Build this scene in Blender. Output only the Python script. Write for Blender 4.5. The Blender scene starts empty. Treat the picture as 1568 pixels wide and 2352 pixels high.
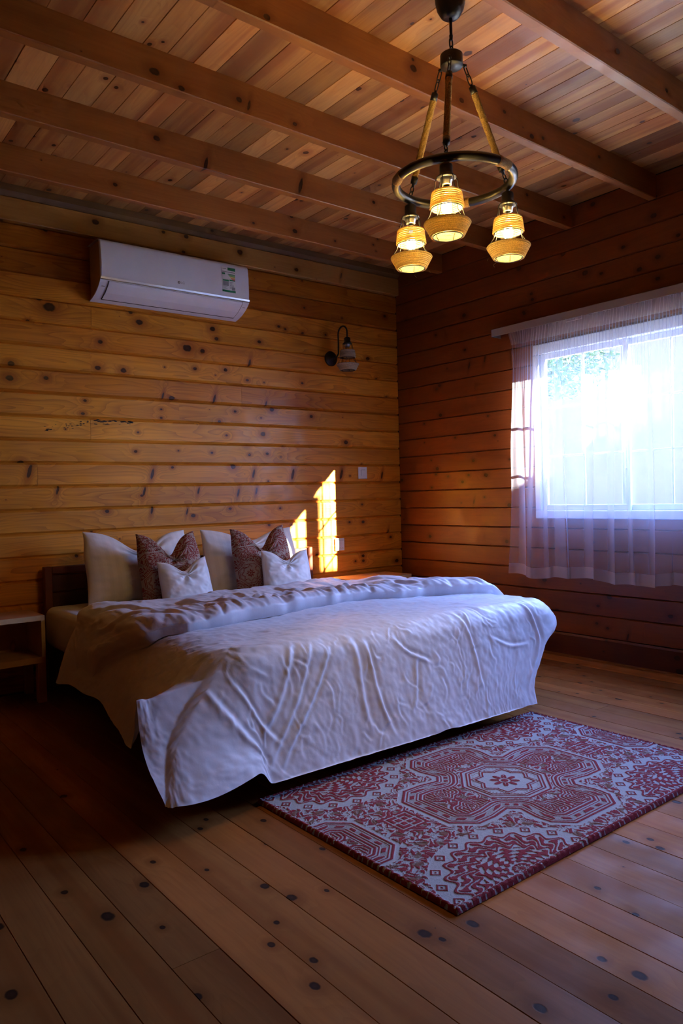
import bpy, math, random
import numpy as np
from mathutils import Vector, Matrix

random.seed(7)
rng = np.random.default_rng(11)
C = bpy.context.scene.collection
sc = bpy.context.scene

# ------------------------------------------------------------------ camera
F_PX = 1718.55
YAW, PITCH, ROLL = 0.662905, -0.0216260, -0.0256091
CAM = Vector((-4.23743, -4.62129, 1.11))
cd = bpy.data.cameras.new('camera')
cam = bpy.data.objects.new('camera', cd)
C.objects.link(cam)
fw = Vector((math.sin(YAW) * math.cos(PITCH), math.cos(YAW) * math.cos(PITCH), math.sin(PITCH)))
r0 = Vector((math.cos(YAW), -math.sin(YAW), 0))
u0 = r0.cross(fw)
rt = math.cos(ROLL) * r0 + math.sin(ROLL) * u0
up = -math.sin(ROLL) * r0 + math.cos(ROLL) * u0
cam.matrix_world = Matrix(((rt.x, up.x, -fw.x, CAM.x), (rt.y, up.y, -fw.y, CAM.y), (rt.z, up.z, -fw.z, CAM.z), (0, 0, 0, 1)))
cd.sensor_fit = 'VERTICAL'
cd.sensor_height = 36.0
cd.sensor_width = 24.0
cd.lens = F_PX / 2352 * 36.0
cd.clip_start = 0.05
sc.camera = cam

# ------------------------------------------------------------------ sky, sun, exposure
vs = sc.view_settings
vs.view_transform = 'Standard'
vs.look = 'None'
vs.gamma = 1.0
vs.use_curve_mapping = False
vs.exposure = 1.68
sc.cycles.use_denoising = True
sc.cycles.max_bounces = 7
sc.cycles.diffuse_bounces = 4
sc.cycles.glossy_bounces = 2
sc.cycles.use_adaptive_sampling = True
sc.cycles.adaptive_threshold = 0.04
sc.cycles.adaptive_min_samples = 16
sc.cycles.transmission_bounces = 4
sc.cycles.transparent_max_bounces = 16
sc.cycles.caustics_reflective = False
sc.cycles.caustics_refractive = False
sc.cycles.sample_clamp_indirect = 6.0

world = bpy.data.worlds.new('sky')
sc.world = world
world.use_nodes = True
wn = world.node_tree
bg = wn.nodes['Background']
tc = wn.nodes.new('ShaderNodeTexCoord')
sx = wn.nodes.new('ShaderNodeSeparateXYZ')
rp = wn.nodes.new('ShaderNodeValToRGB')
wn.links.new(tc.outputs['Generated'], sx.inputs[0])
wn.links.new(sx.outputs['Z'], rp.inputs[0])
rp.color_ramp.elements[0].position = 0.0
rp.color_ramp.elements[0].color = (0.40, 0.55, 1.0, 1)
rp.color_ramp.elements[1].position = 0.7
rp.color_ramp.elements[1].color = (0.22, 0.38, 1.0, 1)
wn.links.new(rp.outputs[0], bg.inputs[0])
bg.inputs[1].default_value = 14.0

SUN_DIR = Vector((-0.475, 1.0, -0.455)).normalized()
sl = bpy.data.lights.new('sun', 'SUN')
sl.energy = 75.0
sl.angle = math.radians(0.53)
sl.color = (1.0, 0.92, 0.80)
so = bpy.data.objects.new('sun', sl)
C.objects.link(so)
so.rotation_euler = SUN_DIR.to_track_quat('-Z', 'Y').to_euler()
so.location = (2, -6, 4)


def portal(name, y0, y1, z0, z1, x):
    l = bpy.data.lights.new(name, 'AREA')
    l.shape = 'RECTANGLE'
    l.size = z1 - z0
    l.size_y = abs(y1 - y0)
    l.cycles.is_portal = True
    o = bpy.data.objects.new(name, l)
    C.objects.link(o)
    o.location = (x, (y0 + y1) / 2, (z0 + z1) / 2)
    o.rotation_euler = (0, math.radians(90), 0)
    return o


W1 = dict(y0=-1.40, y1=-2.69, z0=0.93, z1=2.085)     # window behind the curtain
W2 = dict(y0=-3.15, y1=-4.15, z0=1.15, z1=2.25)     # second window of the same wall, outside the frame
portal('window_portal', W1['y0'], W1['y1'], W1['z0'], W1['z1'], 0.14)
portal('window_portal', W2['y0'], W2['y1'], W2['z0'], W2['z1'], 0.14)


# ------------------------------------------------------------------ helpers
def new_obj(name, me, mat=None, parent=None, loc=(0, 0, 0), rot=None):
    o = bpy.data.objects.new(name, me)
    C.objects.link(o)
    if mat is not None:
        me.materials.append(mat)
    if parent is not None:
        o.parent = parent
    o.location = loc
    if rot is not None:
        o.rotation_euler = rot
    return o


def tag(o, label=None, cat=None, group=None, kind=None):
    if label: o['label'] = label
    if cat: o['category'] = cat
    if group: o['group'] = group
    if kind: o['kind'] = kind
    return o


def empty(name, loc=(0, 0, 0), rotz=0):
    o = bpy.data.objects.new(name, None)
    C.objects.link(o)
    o.location = loc
    o.rotation_euler = (0, 0, rotz)
    o.empty_display_size = 0.1
    return o


class MB:
    """collects simple shapes, built as one mesh"""
    def __init__(self):
        self.v, self.f, self.sm = [], [], []

    def add(self, verts, faces, smooth=False):
        n = len(self.v)
        self.v += [tuple(p) for p in verts]
        self.f += [tuple(i + n for i in f) for f in faces]
        self.sm += [smooth] * len(faces)
        return self

    def box(self, lo, hi, b=0.0):
        x0, y0, z0 = lo
        x1, y1, z1 = hi
        if b <= 0:
            v = [(x0, y0, z0), (x1, y0, z0), (x1, y1, z0), (x0, y1, z0), (x0, y0, z1), (x1, y0, z1), (x1, y1, z1), (x0, y1, z1)]
            f = [(0, 3, 2, 1), (4, 5, 6, 7), (0, 1, 5, 4), (1, 2, 6, 5), (2, 3, 7, 6), (3, 0, 4, 7)]
            return self.add(v, f)
        b = min(b, (x1 - x0) * .45, (y1 - y0) * .45, (z1 - z0) * .45)
        v, idx = [], {}
        for sx_ in (0, 1):
            for sy_ in (0, 1):
                for sz_ in (0, 1):
                    px = (x0, x1)[sx_]; py = (y0, y1)[sy_]; pz = (z0, z1)[sz_]
                    ix = px + (b, -b)[sx_]; iy = py + (b, -b)[sy_]; iz = pz + (b, -b)[sz_]
                    for a, p in (('x', (px, iy, iz)), ('y', (ix, py, iz)), ('z', (ix, iy, pz))):
                        idx[(sx_, sy_, sz_, a)] = len(v)
                        v.append(p)
        f = []
        I = lambda a, b_, c, k: idx[(a, b_, c, k)]
        for s in (0, 1):
            q = [I(s, 0, 0, 'x'), I(s, 1, 0, 'x'), I(s, 1, 1, 'x'), I(s, 0, 1, 'x')]
            f.append(q if s else q[::-1])
            q = [I(0, s, 0, 'y'), I(0, s, 1, 'y'), I(1, s, 1, 'y'), I(1, s, 0, 'y')]
            f.append(q if s else q[::-1])
            q = [I(0, 0, s, 'z'), I(1, 0, s, 'z'), I(1, 1, s, 'z'), I(0, 1, s, 'z')]
            f.append(q if s else q[::-1])
        for a in (0, 1):
            for c in (0, 1):
                q = [I(a, c, 0, 'x'), I(a, c, 1, 'x'), I(a, c, 1, 'y'), I(a, c, 0, 'y')]
                f.append(q if a != c else q[::-1])
                q = [I(a, 0, c, 'x'), I(a, 1, c, 'x'), I(a, 1, c, 'z'), I(a, 0, c, 'z')]
                f.append(q[::-1] if a != c else q)
                q = [I(0, a, c, 'y'), I(1, a, c, 'y'), I(1, a, c, 'z'), I(0, a, c, 'z')]
                f.append(q if a != c else q[::-1])
        for a in (0, 1):
            for c in (0, 1):
                for d in (0, 1):
                    f.append((I(a, c, d, 'x'), I(a, c, d, 'y'), I(a, c, d, 'z')))
        return self.add(v, f)

    def tube(self, pts, r, n=10, closed=False, cap=True, flat=(1, 1)):
        pts = [Vector(p) for p in pts]
        m = len(pts)
        rs = r if isinstance(r, (list, tuple)) else [r] * m
        verts = []
        t0 = (pts[1] - pts[0]).normalized()
        ref = Vector((0, 0, 1)) if abs(t0.z) < .9 else Vector((1, 0, 0))
        nrm = t0.cross(ref).normalized()
        prev = t0
        for i in range(m):
            if closed:
                t = (pts[(i + 1) % m] - pts[i - 1]).normalized()
            else:
                t = (pts[min(i + 1, m - 1)] - pts[max(i - 1, 0)]).normalized()
            q = prev.rotation_difference(t)
            nrm = (q @ nrm)
            nrm = (nrm - t * nrm.dot(t)).normalized()
            prev = t
            bn = t.cross(nrm)
            for k in range(n):
                a = 2 * math.pi * k / n
                verts.append(pts[i] + (nrm * math.cos(a) * flat[0] + bn * math.sin(a) * flat[1]) * rs[i])
        faces = []
        for i in range(m if closed else m - 1):
            j = (i + 1) % m
            for k in range(n):
                l = (k + 1) % n
                faces.append((i * n + k, i * n + l, j * n + l, j * n + k))
        if not closed and cap:
            faces.append(tuple(range(n))[::-1])
            faces.append(tuple((m - 1) * n + k for k in range(n)))
        return self.add(verts, faces, True)

    def lathe(self, prof, n=32, c=(0, 0, 0), cap=True):
        verts, faces = [], []
        for (r, z) in prof:
            for k in range(n):
                a = 2 * math.pi * k / n
                verts.append((c[0] + r * math.cos(a), c[1] + r * math.sin(a), c[2] + z))
        m = len(prof)
        for i in range(m - 1):
            for k in range(n):
                l = (k + 1) % n
                faces.append((i * n + k, i * n + l, (i + 1) * n + l, (i + 1) * n + k))
        if cap:
            faces.append(tuple(range(n))[::-1])
            faces.append(tuple((m - 1) * n + k for k in range(n)))
        return self.add(verts, faces, True)

    def prism(self, prof, x0, x1):
        """profile of (y, z) pushed along x"""
        n = len(prof)
        v = [(x0, y, z) for y, z in prof] + [(x1, y, z) for y, z in prof]
        f = [(i, (i + 1) % n, n + (i + 1) % n, n + i) for i in range(n)]
        f += [tuple(range(n))[::-1], tuple(range(n, 2 * n))]
        return self.add(v, f)

    def mesh(self, name):
        me = bpy.data.meshes.new(name)
        me.from_pydata(self.v, [], self.f)
        me.polygons.foreach_set('use_smooth', self.sm)
        me.update()
        return me

    def build(self, name, mat, parent=None, loc=(0, 0, 0), rot=None, fix=False):
        me = self.mesh(name)
        if fix:
            import bmesh
            bm = bmesh.new(); bm.from_mesh(me)
            bmesh.ops.recalc_face_normals(bm, faces=bm.faces[:])
            bm.to_mesh(me); bm.free()
        return new_obj(name, me, mat, parent, loc, rot)


def grid_mesh(name, P, smooth=True, closed_u=False):
    """P: array (nu, nv, 3)"""
    nu, nv = P.shape[:2]
    me = bpy.data.meshes.new(name)
    idx = np.arange(nu * nv).reshape(nu, nv)
    a = idx[:-1, :-1].ravel(); b = idx[1:, :-1].ravel(); c = idx[1:, 1:].ravel(); d = idx[:-1, 1:].ravel()
    q = np.stack([a, b, c, d], 1)
    me.vertices.add(nu * nv)
    me.vertices.foreach_set('co', P.reshape(-1).astype(np.float32))
    me.loops.add(q.size)
    me.loops.foreach_set('vertex_index', q.ravel().astype(np.int32))
    me.polygons.add(len(q))
    me.polygons.foreach_set('loop_start', (np.arange(len(q)) * 4).astype(np.int32))
    me.polygons.foreach_set('use_smooth', np.full(len(q), smooth))
    me.update(calc_edges=True)
    return me


def hash2(ix, iy, seed):
    h = (ix.astype(np.int64) * 374761393 + iy.astype(np.int64) * 668265263 + seed * 1442695041) & 0x7fffffff
    h = ((h ^ (h >> 13)) * 1274126177) & 0x7fffffff
    h = h ^ (h >> 16)
    return (h & 0xffff) / 65535.0


def vnoise(x, y, seed=0):
    ix = np.floor(x); iy = np.floor(y)
    fx = x - ix; fy = y - iy
    fx = fx * fx * fx * (fx * (fx * 6 - 15) + 10); fy = fy * fy * fy * (fy * (fy * 6 - 15) + 10)
    ix = ix.astype(np.int64); iy = iy.astype(np.int64)
    a = hash2(ix, iy, seed); b = hash2(ix + 1, iy, seed); c = hash2(ix, iy + 1, seed); d = hash2(ix + 1, iy + 1, seed)
    return ((a + (b - a) * fx) * (1 - fy) + (c + (d - c) * fx) * fy) * 2 - 1


def sstep(a, b, x):
    t = np.clip((x - a) / (b - a), 0, 1)
    return t * t * (3 - 2 * t)


# ------------------------------------------------------------------ materials
def nmat(name):
    m = bpy.data.materials.new(name)
    m.use_nodes = True
    nt = m.node_tree
    return m, nt, nt.nodes['Principled BSDF'], nt.nodes['Material Output']


class G:
    """short hand for node graphs"""
    def __init__(self, nt): self.nt = nt

    def n(self, t, **kw):
        x = self.nt.nodes.new(t)
        for k, v in kw.items(): setattr(x, k, v)
        return x

    def put(self, s, v):
        if isinstance(v, bpy.types.NodeSocket): self.nt.links.new(v, s)
        else:
            if s.type == 'RGBA' and len(v) == 3: v = (*v, 1)
            s.default_value = v

    def math(self, op, a, b=None, c=None, clamp=False):
        x = self.n('ShaderNodeMath', operation=op, use_clamp=clamp)
        self.put(x.inputs[0], a)
        if b is not None: self.put(x.inputs[1], b)
        if c is not None: self.put(x.inputs[2], c)
        return x.outputs[0]

    def vmath(self, op, a, b=None, out=0):
        x = self.n('ShaderNodeVectorMath', operation=op)
        self.put(x.inputs[0], a)
        if b is not None: self.put(x.inputs[1], b)
        return x.outputs[out]

    def mix(self, f, a, b, mode='MIX'):
        x = self.n('ShaderNodeMix', data_type='RGBA', blend_type=mode)
        self.put(x.inputs[0], f); self.put(x.inputs[6], a); self.put(x.inputs[7], b)
        return x.outputs[2]

    def rng(self, v, a, b, c=0.0, d=1.0, smooth=True):
        x = self.n('ShaderNodeMapRange', interpolation_type='SMOOTHSTEP' if smooth else 'LINEAR')
        for i, q in enumerate((v, a, b, c, d)): self.put(x.inputs[i], q)
        return x.outputs[0]

    def noise(self, vec, scale, detail=3, rough=.5, dim='3D'):
        x = self.n('ShaderNodeTexNoise', noise_dimensions=dim)
        self.put(x.inputs['Vector'], vec)
        x.inputs['Scale'].default_value = scale; x.inputs['Detail'].default_value = detail; x.inputs['Roughness'].default_value = rough
        return x.outputs[0]

    def sep(self, v):
        x = self.n('ShaderNodeSeparateXYZ'); self.put(x.inputs[0], v); return x.outputs

    def comb(self, a, b, c):
        x = self.n('ShaderNodeCombineXYZ')
        for i, q in enumerate((a, b, c)): self.put(x.inputs[i], q)
        return x.outputs[0]

    def attr(self, name, out='Vector'):
        x = self.n('ShaderNodeAttribute', attribute_type='OBJECT', attribute_name=name)
        return x.outputs[out]

    def bump(self, h, strength, dist):
        x = self.n('ShaderNodeBump')
        x.inputs['Strength'].default_value = strength; x.inputs['Distance'].default_value = dist
        self.put(x.inputs['Height'], h)
        return x.outputs[0]


NK = 5


def wood(name, light, dark, knot, heart=None, rough=(0.32, 0.5), ringf=9.0, ring_amt=.55, small=0.5, knots=True, wear=0.0, bump=.25, spec=.5):
    m, nt, bs, out = nmat(name)
    g = G(nt)
    tcn = g.n('ShaderNodeTexCoord').outputs['Object']
    seed = g.attr('seed')
    x, y, z = g.sep(tcn)[:3]
    so_ = g.sep(seed)
    yo = g.math('ADD', y, g.math('MULTIPLY', z, .35))
    P = g.comb(g.math('ADD', x, so_[0]), g.math('ADD', yo, so_[1]), so_[2])
    # ---- knots: a few placed ones per board, and small scattered ones
    dmin = None
    if knots:
        for i in range(NK):
            k = g.sep(g.attr('knot%d' % i))
            r = g.math('ADD', g.math('ABSOLUTE', k[2]), 1e-5)
            tall = g.math('LESS_THAN', k[2], 0.0)
            dx = g.math('DIVIDE', g.math('SUBTRACT', x, k[0]), g.math('MULTIPLY', r, g.math('MULTIPLY_ADD', tall, -.90, 1.25)))
            dy = g.math('DIVIDE', g.math('SUBTRACT', yo, k[1]), g.math('MULTIPLY', r, g.math('MULTIPLY_ADD', tall, .35, .9)))
            # a spike knot leans
            dx = g.math('SUBTRACT', dx, g.math('MULTIPLY', g.math('MULTIPLY', tall, dy), .9))
            d = g.math('SQRT', g.math('ADD', g.math('MULTIPLY', dx, dx), g.math('MULTIPLY', dy, dy)))
            dmin = d if dmin is None else g.math('MINIMUM', dmin, d)
    vs_ = g.n('ShaderNodeMapping'); vs_.inputs['Scale'].default_value = (2.6, 9.0, 1)
    g.put(vs_.inputs['Vector'], P)
    vo = g.n('ShaderNodeTexVoronoi', voronoi_dimensions='2D'); vo.inputs['Scale'].default_value = 1.0
    g.put(vo.inputs['Vector'], vs_.outputs[0])
    dv = g.sep(g.vmath('SUBTRACT', vs_.outputs[0], vo.outputs['Position']))
    cr = g.n('ShaderNodeSeparateColor'); g.put(cr.inputs[0], vo.outputs['Color'])
    rr = g.math('MAXIMUM', g.math('MULTIPLY', g.math('SUBTRACT', cr.outputs[0], 1 - small), .017 / max(small, .01)), 1e-5)
    ddx = g.math('DIVIDE', g.math('DIVIDE', dv[0], 2.6), g.math('MULTIPLY', rr, 1.3))
    ddy = g.math('DIVIDE', g.math('DIVIDE', dv[1], 9.0), rr)
    ds = g.math('SQRT', g.math('ADD', g.math('MULTIPLY', ddx, ddx), g.math('MULTIPLY', ddy, ddy)))
    dmin = ds if dmin is None else g.math('MINIMUM', dmin, ds)
    wob = g.math('MULTIPLY', g.math('SUBTRACT', g.noise(P, 60, 2), .5), .5)
    dk = g.math('ADD', dmin, wob)
    # ---- growth rings: level lines of a stretched field that swells round the knots
    mp = g.n('ShaderNodeMapping'); mp.inputs['Scale'].default_value = (.75, 5.5, 1)
    g.put(mp.inputs['Vector'], P)
    n1 = g.noise(mp.outputs[0], 1.0, 2, .45)
    mp2 = g.n('ShaderNodeMapping'); mp2.inputs['Scale'].default_value = (2.2, 90, 1)
    g.put(mp2.inputs['Vector'], P)
    fine = g.noise(mp2.outputs[0], 1.0, 3, .6)
    swell = g.math('MULTIPLY', g.math('EXPONENT', g.math('MULTIPLY', dmin, -.45)), .55)
    field = g.math('ADD', g.math('MULTIPLY', n1, 2.2), g.math('ADD', g.math('MULTIPLY', yo, 2.0), swell))
    field = g.math('ADD', field, g.math('MULTIPLY', fine, .02))
    fr = g.math('FRACT', g.math('MULTIPLY', field, ringf))
    ring = g.math('POWER', fr, 2.6)
    ring = g.math('MULTIPLY', ring, g.rng(g.noise(P, 2.3, 2), .3, .7, .35, 1.0))
    big = g.noise(mp.outputs[0], 2.0, 3, .55)
    col = g.mix(g.math('MULTIPLY', ring, ring_amt), light, dark)
    if heart is not None:
        mh = g.n('ShaderNodeMapping'); mh.inputs['Scale'].default_value = (.35, 9, 1)
        g.put(mh.inputs['Vector'], P)
        hh = g.rng(g.noise(mh.outputs[0], 1.0, 3, .5), .47, .62)
        col = g.mix(g.math('MULTIPLY', hh, .85), col, heart)
    col = g.mix(g.rng(big, .35, .75, 0, .45), col, dark)
    col = g.mix(g.rng(fine, .35, .75, 0, .28), col, dark)
    halo = g.rng(dk, 1.0, 3.8, .8, 0.0)
    col = g.mix(halo, col, dark)
    core = g.rng(dk, .75, 1.15, 1.0, 0.0)
    inner = g.mix(g.rng(dk, .1, .7), tuple(min(1, c * 1.7) for c in knot), knot)
    col = g.mix(g.math('MULTIPLY', core, .93), col, inner)
    col = g.mix(1.0, col, g.attr('tint', 'Color'), 'MULTIPLY')
    g.put(bs.inputs['Base Color'], col)
    ro = g.rng(g.noise(P, 7, 3), .3, .7, rough[0], rough[1])
    if wear:
        ro = g.math('ADD', ro, g.rng(g.noise(P, 1.3, 4, .6), .45, .7, 0, wear))
    g.put(bs.inputs['Roughness'], ro)
    bs.inputs['Specular IOR Level'].default_value = spec
    h = g.math('ADD', g.math('MULTIPLY', ring, .25), g.math('ADD', g.math('MULTIPLY', fine, .4), g.math('MULTIPLY', core, -1.0)))
    mw = g.n('ShaderNodeMapping'); mw.inputs['Scale'].default_value = (3.0, 14, 1)
    g.put(mw.inputs['Vector'], P)
    h = g.math('ADD', h, g.math('MULTIPLY', g.noise(mw.outputs[0], 1, 2), 2.0))
    g.put(bs.inputs['Normal'], g.bump(h, bump, .002))
    return m


def plain(name, col, rough=.5, metal=0.0, noise=0.0, nscale=40, bump=0.0, spec=.5, coat=0.0):
    m, nt, bs, out = nmat(name)
    g = G(nt)
    tcn = g.n('ShaderNodeTexCoord').outputs['Object']
    nz = g.noise(tcn, nscale, 4, .6)
    dark = tuple(c * (1 - noise) for c in col)
    g.put(bs.inputs['Base Color'], g.mix(g.rng(nz, .3, .7), col, dark))
    bs.inputs['Roughness'].default_value = rough
    bs.inputs['Metallic'].default_value = metal
    bs.inputs['Specular IOR Level'].default_value = spec
    bs.inputs['Coat Weight'].default_value = coat
    if bump:
        g.put(bs.inputs['Normal'], g.bump(nz, bump, .002))
    return m


def linen(name, col, stripe=0.0, axis=0, bump=.35, rough=.55, sheen=.25, per=70.0):
    m, nt, bs, out = nmat(name)
    g = G(nt)
    tcn = g.n('ShaderNodeTexCoord').outputs['Object']
    s = g.sep(tcn)
    st = g.math('MULTIPLY_ADD', g.math('SINE', g.math('MULTIPLY', s[axis], per)), .5, .5)
    st = g.rng(st, .35, .65)
    c2 = tuple(c * (1 - stripe) for c in col)
    g.put(bs.inputs['Base Color'], g.mix(st, col, c2))
    g.put(bs.inputs['Roughness'], g.math('MULTIPLY_ADD', st, .14 if stripe else 0.0, rough - .07))
    bs.inputs['Sheen Weight'].default_value = sheen
    bs.inputs['Sheen Roughness'].default_value = .4
    bs.inputs['Specular IOR Level'].default_value = .4
    n1 = g.noise(tcn, 26, 3, .55)
    n2 = g.noise(tcn, 70, 2, .5)
    h = g.math('ADD', n1, g.math('MULTIPLY', n2, .3))
    g.put(bs.inputs['Normal'], g.bump(h, bump, .006))
    return m


def woven(name, cream, red, brown):
    """reads the colour attribute that holds the woven pattern"""
    m, nt, bs, out = nmat(name)
    g = G(nt)
    tcn = g.n('ShaderNodeTexCoord').outputs['Object']
    at = g.n('ShaderNodeAttribute', attribute_type='GEOMETRY', attribute_name='pattern')
    se = g.n('ShaderNodeSeparateColor'); g.put(se.inputs[0], at.outputs['Color'])
    nz = g.noise(tcn, 420, 2, .6)
    r = g.math('ADD', se.outputs[0], g.math('MULTIPLY', g.math('SUBTRACT', nz, .5), .5))
    col = g.mix(g.rng(r, .38, .62), cream, red)
    b = g.math('ADD', se.outputs[1], g.math('MULTIPLY', g.math('SUBTRACT', nz, .5), .5))
    col = g.mix(g.math('MULTIPLY', g.rng(b, .45, .65), .8), col, brown)
    col = g.mix(g.rng(g.noise(tcn, 900, 2), .35, .7, 0, .35), col, tuple(c * .45 for c in cream))
    g.put(bs.inputs['Base Color'], col)
    bs.inputs['Roughness'].default_value = .85
    bs.inputs['Specular IOR Level'].default_value = .08
    h = g.math('ADD', g.math('MULTIPLY', se.outputs[0], .6), g.math('MULTIPLY', nz, .8))
    g.put(bs.inputs['Normal'], g.bump(h, .6, .003))
    return m


def sheer(name, col, opac, face):
    m, nt, bs, out = nmat(name)
    nt.nodes.remove(bs)
    g = G(nt)
    tr = g.n('ShaderNodeBsdfTransparent')
    df = g.n('ShaderNodeBsdfDiffuse'); df.inputs[0].default_value = (*col, 1)
    tl = g.n('ShaderNodeBsdfTranslucent'); tl.inputs[0].default_value = (*col, 1)
    mx = g.n('ShaderNodeMixShader'); mx.inputs[0].default_value = .26
    nt.links.new(df.outputs[0], mx.inputs[1]); nt.links.new(tl.outputs[0], mx.inputs[2])
    lw = g.n('ShaderNodeLayerWeight'); lw.inputs[0].default_value = .5
    tcn = g.n('ShaderNodeTexCoord').outputs['Object']
    mp = g.n('ShaderNodeMapping'); mp.inputs['Scale'].default_value = (1, 900, 900)
    g.put(mp.inputs['Vector'], tcn)
    wv = g.math('MULTIPLY', g.math('SUBTRACT', g.noise(mp.outputs[0], 1, 1), .5), .1)
    # the cloth covers more the more it is turned away: 1 - (1 - opacity) ^ (1 / cos)
    cs = g.math('MAXIMUM', g.math('SUBTRACT', 1.0, lw.outputs['Facing']), .12)
    f = g.math('SUBTRACT', 1.0, g.math('POWER', 1 - opac, g.math('DIVIDE', face, cs)))
    f = g.math('ADD', f, wv, clamp=True)
    m2 = g.n('ShaderNodeMixShader')
    g.put(m2.inputs[0], f)
    nt.links.new(tr.outputs[0], m2.inputs[1]); nt.links.new(mx.outputs[0], m2.inputs[2])
    nt.links.new(m2.outputs[0], out.inputs[0])
    return m


def pane_glass(name, tint=(1, 1, 1), gl=.06, rough=.02):
    m, nt, bs, out = nmat(name)
    nt.nodes.remove(bs)
    g = G(nt)
    tr = g.n('ShaderNodeBsdfTransparent'); tr.inputs[0].default_value = (*tint, 1)
    gs = g.n('ShaderNodeBsdfGlossy'); gs.inputs['Roughness'].default_value = rough
    lw = g.n('ShaderNodeLayerWeight'); lw.inputs[0].default_value = .5
    m2 = g.n('ShaderNodeMixShader')
    g.put(m2.inputs[0], g.math('MULTIPLY_ADD', g.math('POWER', lw.outputs['Facing'], 5.0), .9, .035))
    nt.links.new(tr.outputs[0], m2.inputs[1]); nt.links.new(gs.outputs[0], m2.inputs[2])
    nt.links.new(m2.outputs[0], out.inputs[0])
    return m


def glow(name, col, strength):
    m, nt, bs, out = nmat(name)
    bs.inputs['Base Color'].default_value = (*col, 1)
    bs.inputs['Emission Color'].default_value = (*col, 1)
    bs.inputs['Emission Strength'].default_value = strength
    return m


def rope_mat(name, col, trans=.35):
    m, nt, bs, out = nmat(name)
    g = G(nt)
    tcn = g.n('ShaderNodeTexCoord').outputs['Object']
    mp = g.n('ShaderNodeMapping'); mp.inputs['Scale'].default_value = (1, 1, 2.5)
    g.put(mp.inputs['Vector'], tcn)
    nz = g.noise(mp.outputs[0], 260, 3, .6)
    c = g.mix(g.rng(nz, .3, .7), col, tuple(q * .5 for q in col))
    g.put(bs.inputs['Base Color'], c)
    bs.inputs['Roughness'].default_value = .85
    bs.inputs['Specular IOR Level'].default_value = .2
    g.put(bs.inputs['Normal'], g.bump(nz, .7, .003))
    if trans:
        tl = g.n('ShaderNodeBsdfTranslucent'); g.put(tl.inputs[0], c)
        mx = g.n('ShaderNodeMixShader'); mx.inputs[0].default_value = trans
        nt.links.new(bs.outputs[0], mx.inputs[1]); nt.links.new(tl.outputs[0], mx.inputs[2])
        nt.links.new(mx.outputs[0], out.inputs[0])
    return m


M = {}
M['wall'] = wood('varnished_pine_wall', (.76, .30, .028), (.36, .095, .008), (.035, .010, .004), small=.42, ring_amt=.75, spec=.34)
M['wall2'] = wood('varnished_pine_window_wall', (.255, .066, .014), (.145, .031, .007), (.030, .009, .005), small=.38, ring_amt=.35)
M['ceil'] = wood('pine_ceiling', (.60, .30, .088), (.38, .125, .030), (.055, .018, .010), heart=(.34, .105, .028), rough=(.38, .55), small=.62, ring_amt=.4)
M['beam'] = wood('pine_beam', (.50, .185, .040), (.30, .088, .016), (.045, .013, .006), rough=(.35, .5), small=.30, ring_amt=.35)
M['floor'] = wood('worn_pine_floor', (.37, .142, .034), (.23, .078, .016), (.022, .010, .006), heart=(.27, .085, .018), rough=(.42, .60), small=.36, ring_amt=.35, wear=.15, bump=.18, spec=.07)
M['trimwood'] = wood('pine_trim', (.50, .24, .055), (.30, .12, .02), (.035, .010, .004), small=.3, ring_amt=.3)
M['railwood'] = wood('grey_weathered_pine', (.30, .165, .06), (.18, .085, .028), (.03, .012, .006), small=.2, ring_amt=.3)
M['darkwood'] = wood('dark_red_wood', (.120, .028, .009), (.06, .012, .004), (.03, .008, .004), knots=False, small=.02, ring_amt=.4, rough=(.3, .45))
M['stand'] = wood('beech_laminate', (.55, .30, .15), (.42, .20, .09), (.3, .13, .06), knots=False, small=.02, ring_amt=.25, rough=(.42, .55))
M['standedge'] = plain('pale_edge_banding', (.66, .47, .25), .5, noise=.1)
M['duvet'] = linen('white_sateen_duvet', (.78, .79, .85), stripe=.02, axis=0, per=140, bump=.13, rough=.48)
M['sheet'] = linen('white_sateen_sheet', (.78, .76, .75), stripe=.04, axis=0, per=200, bump=.2)
M['pillow'] = linen('white_pillowcase', (.80, .76, .72), stripe=.05, axis=0, per=130, bump=.25)
M['cushion'] = linen('white_striped_cushion', (.82, .81, .81), stripe=.10, axis=1, per=150, bump=.1)
M['rug'] = woven('red_cream_tufted_rug', (.38, .40, .42), (.23, .006, .016), (.17, .08, .045))
M['redcush'] = woven('red_cream_woven_cushion', (.44, .33, .26), (.25, .024, .018), (.15, .055, .03))
M['ac'] = plain('white_plastic', (.77, .79, .92), .35, noise=.04, nscale=8)
M['acside'] = plain('tan_plastic_side', (.62, .45, .30), .5, noise=.08)  # body tan, front panels bluish white
M['chrome'] = plain('chrome_strip', (.88, .90, .95), .30, metal=1.0)
M['groove'] = plain('dark_gap', (.03, .03, .035), .6)
M['grey'] = plain('grey_print', (.30, .30, .33), .5)
M['black'] = plain('black_iron', (.012, .012, .016), .42, metal=.0, noise=.3, spec=.6)
M['ring'] = plain('black_painted_pipe', (.016, .015, .014), .32, noise=.2, spec=.7)
M['rope'] = rope_mat('hemp_rope', (.60, .38, .14), .0)
M['jute'] = rope_mat('jute_cord', (.74, .58, .28), .34)
M['jutepale'] = rope_mat('pale_jute_cord', (.62, .50, .36), .1)
M['jutewrap'] = rope_mat('jute_wrap', (.50, .31, .14), 0)
M['bulbglass'] = pane_glass('bulb_glass', (1.0, .96, .85))
M['filament'] = glow('lit_filament', (1.0, .66, .20), 55)
M['bulbglow'] = glow('lit_bulb', (1.0, .70, .20), 9)
M['brass'] = plain('brass_cap', (.55, .48, .36), .3, metal=1)
M['socketring'] = plain('steel_socket', (.55, .56, .58), .3, metal=1)
M['pvc'] = plain('white_pvc', (.70, .74, .80), .35)
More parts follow.
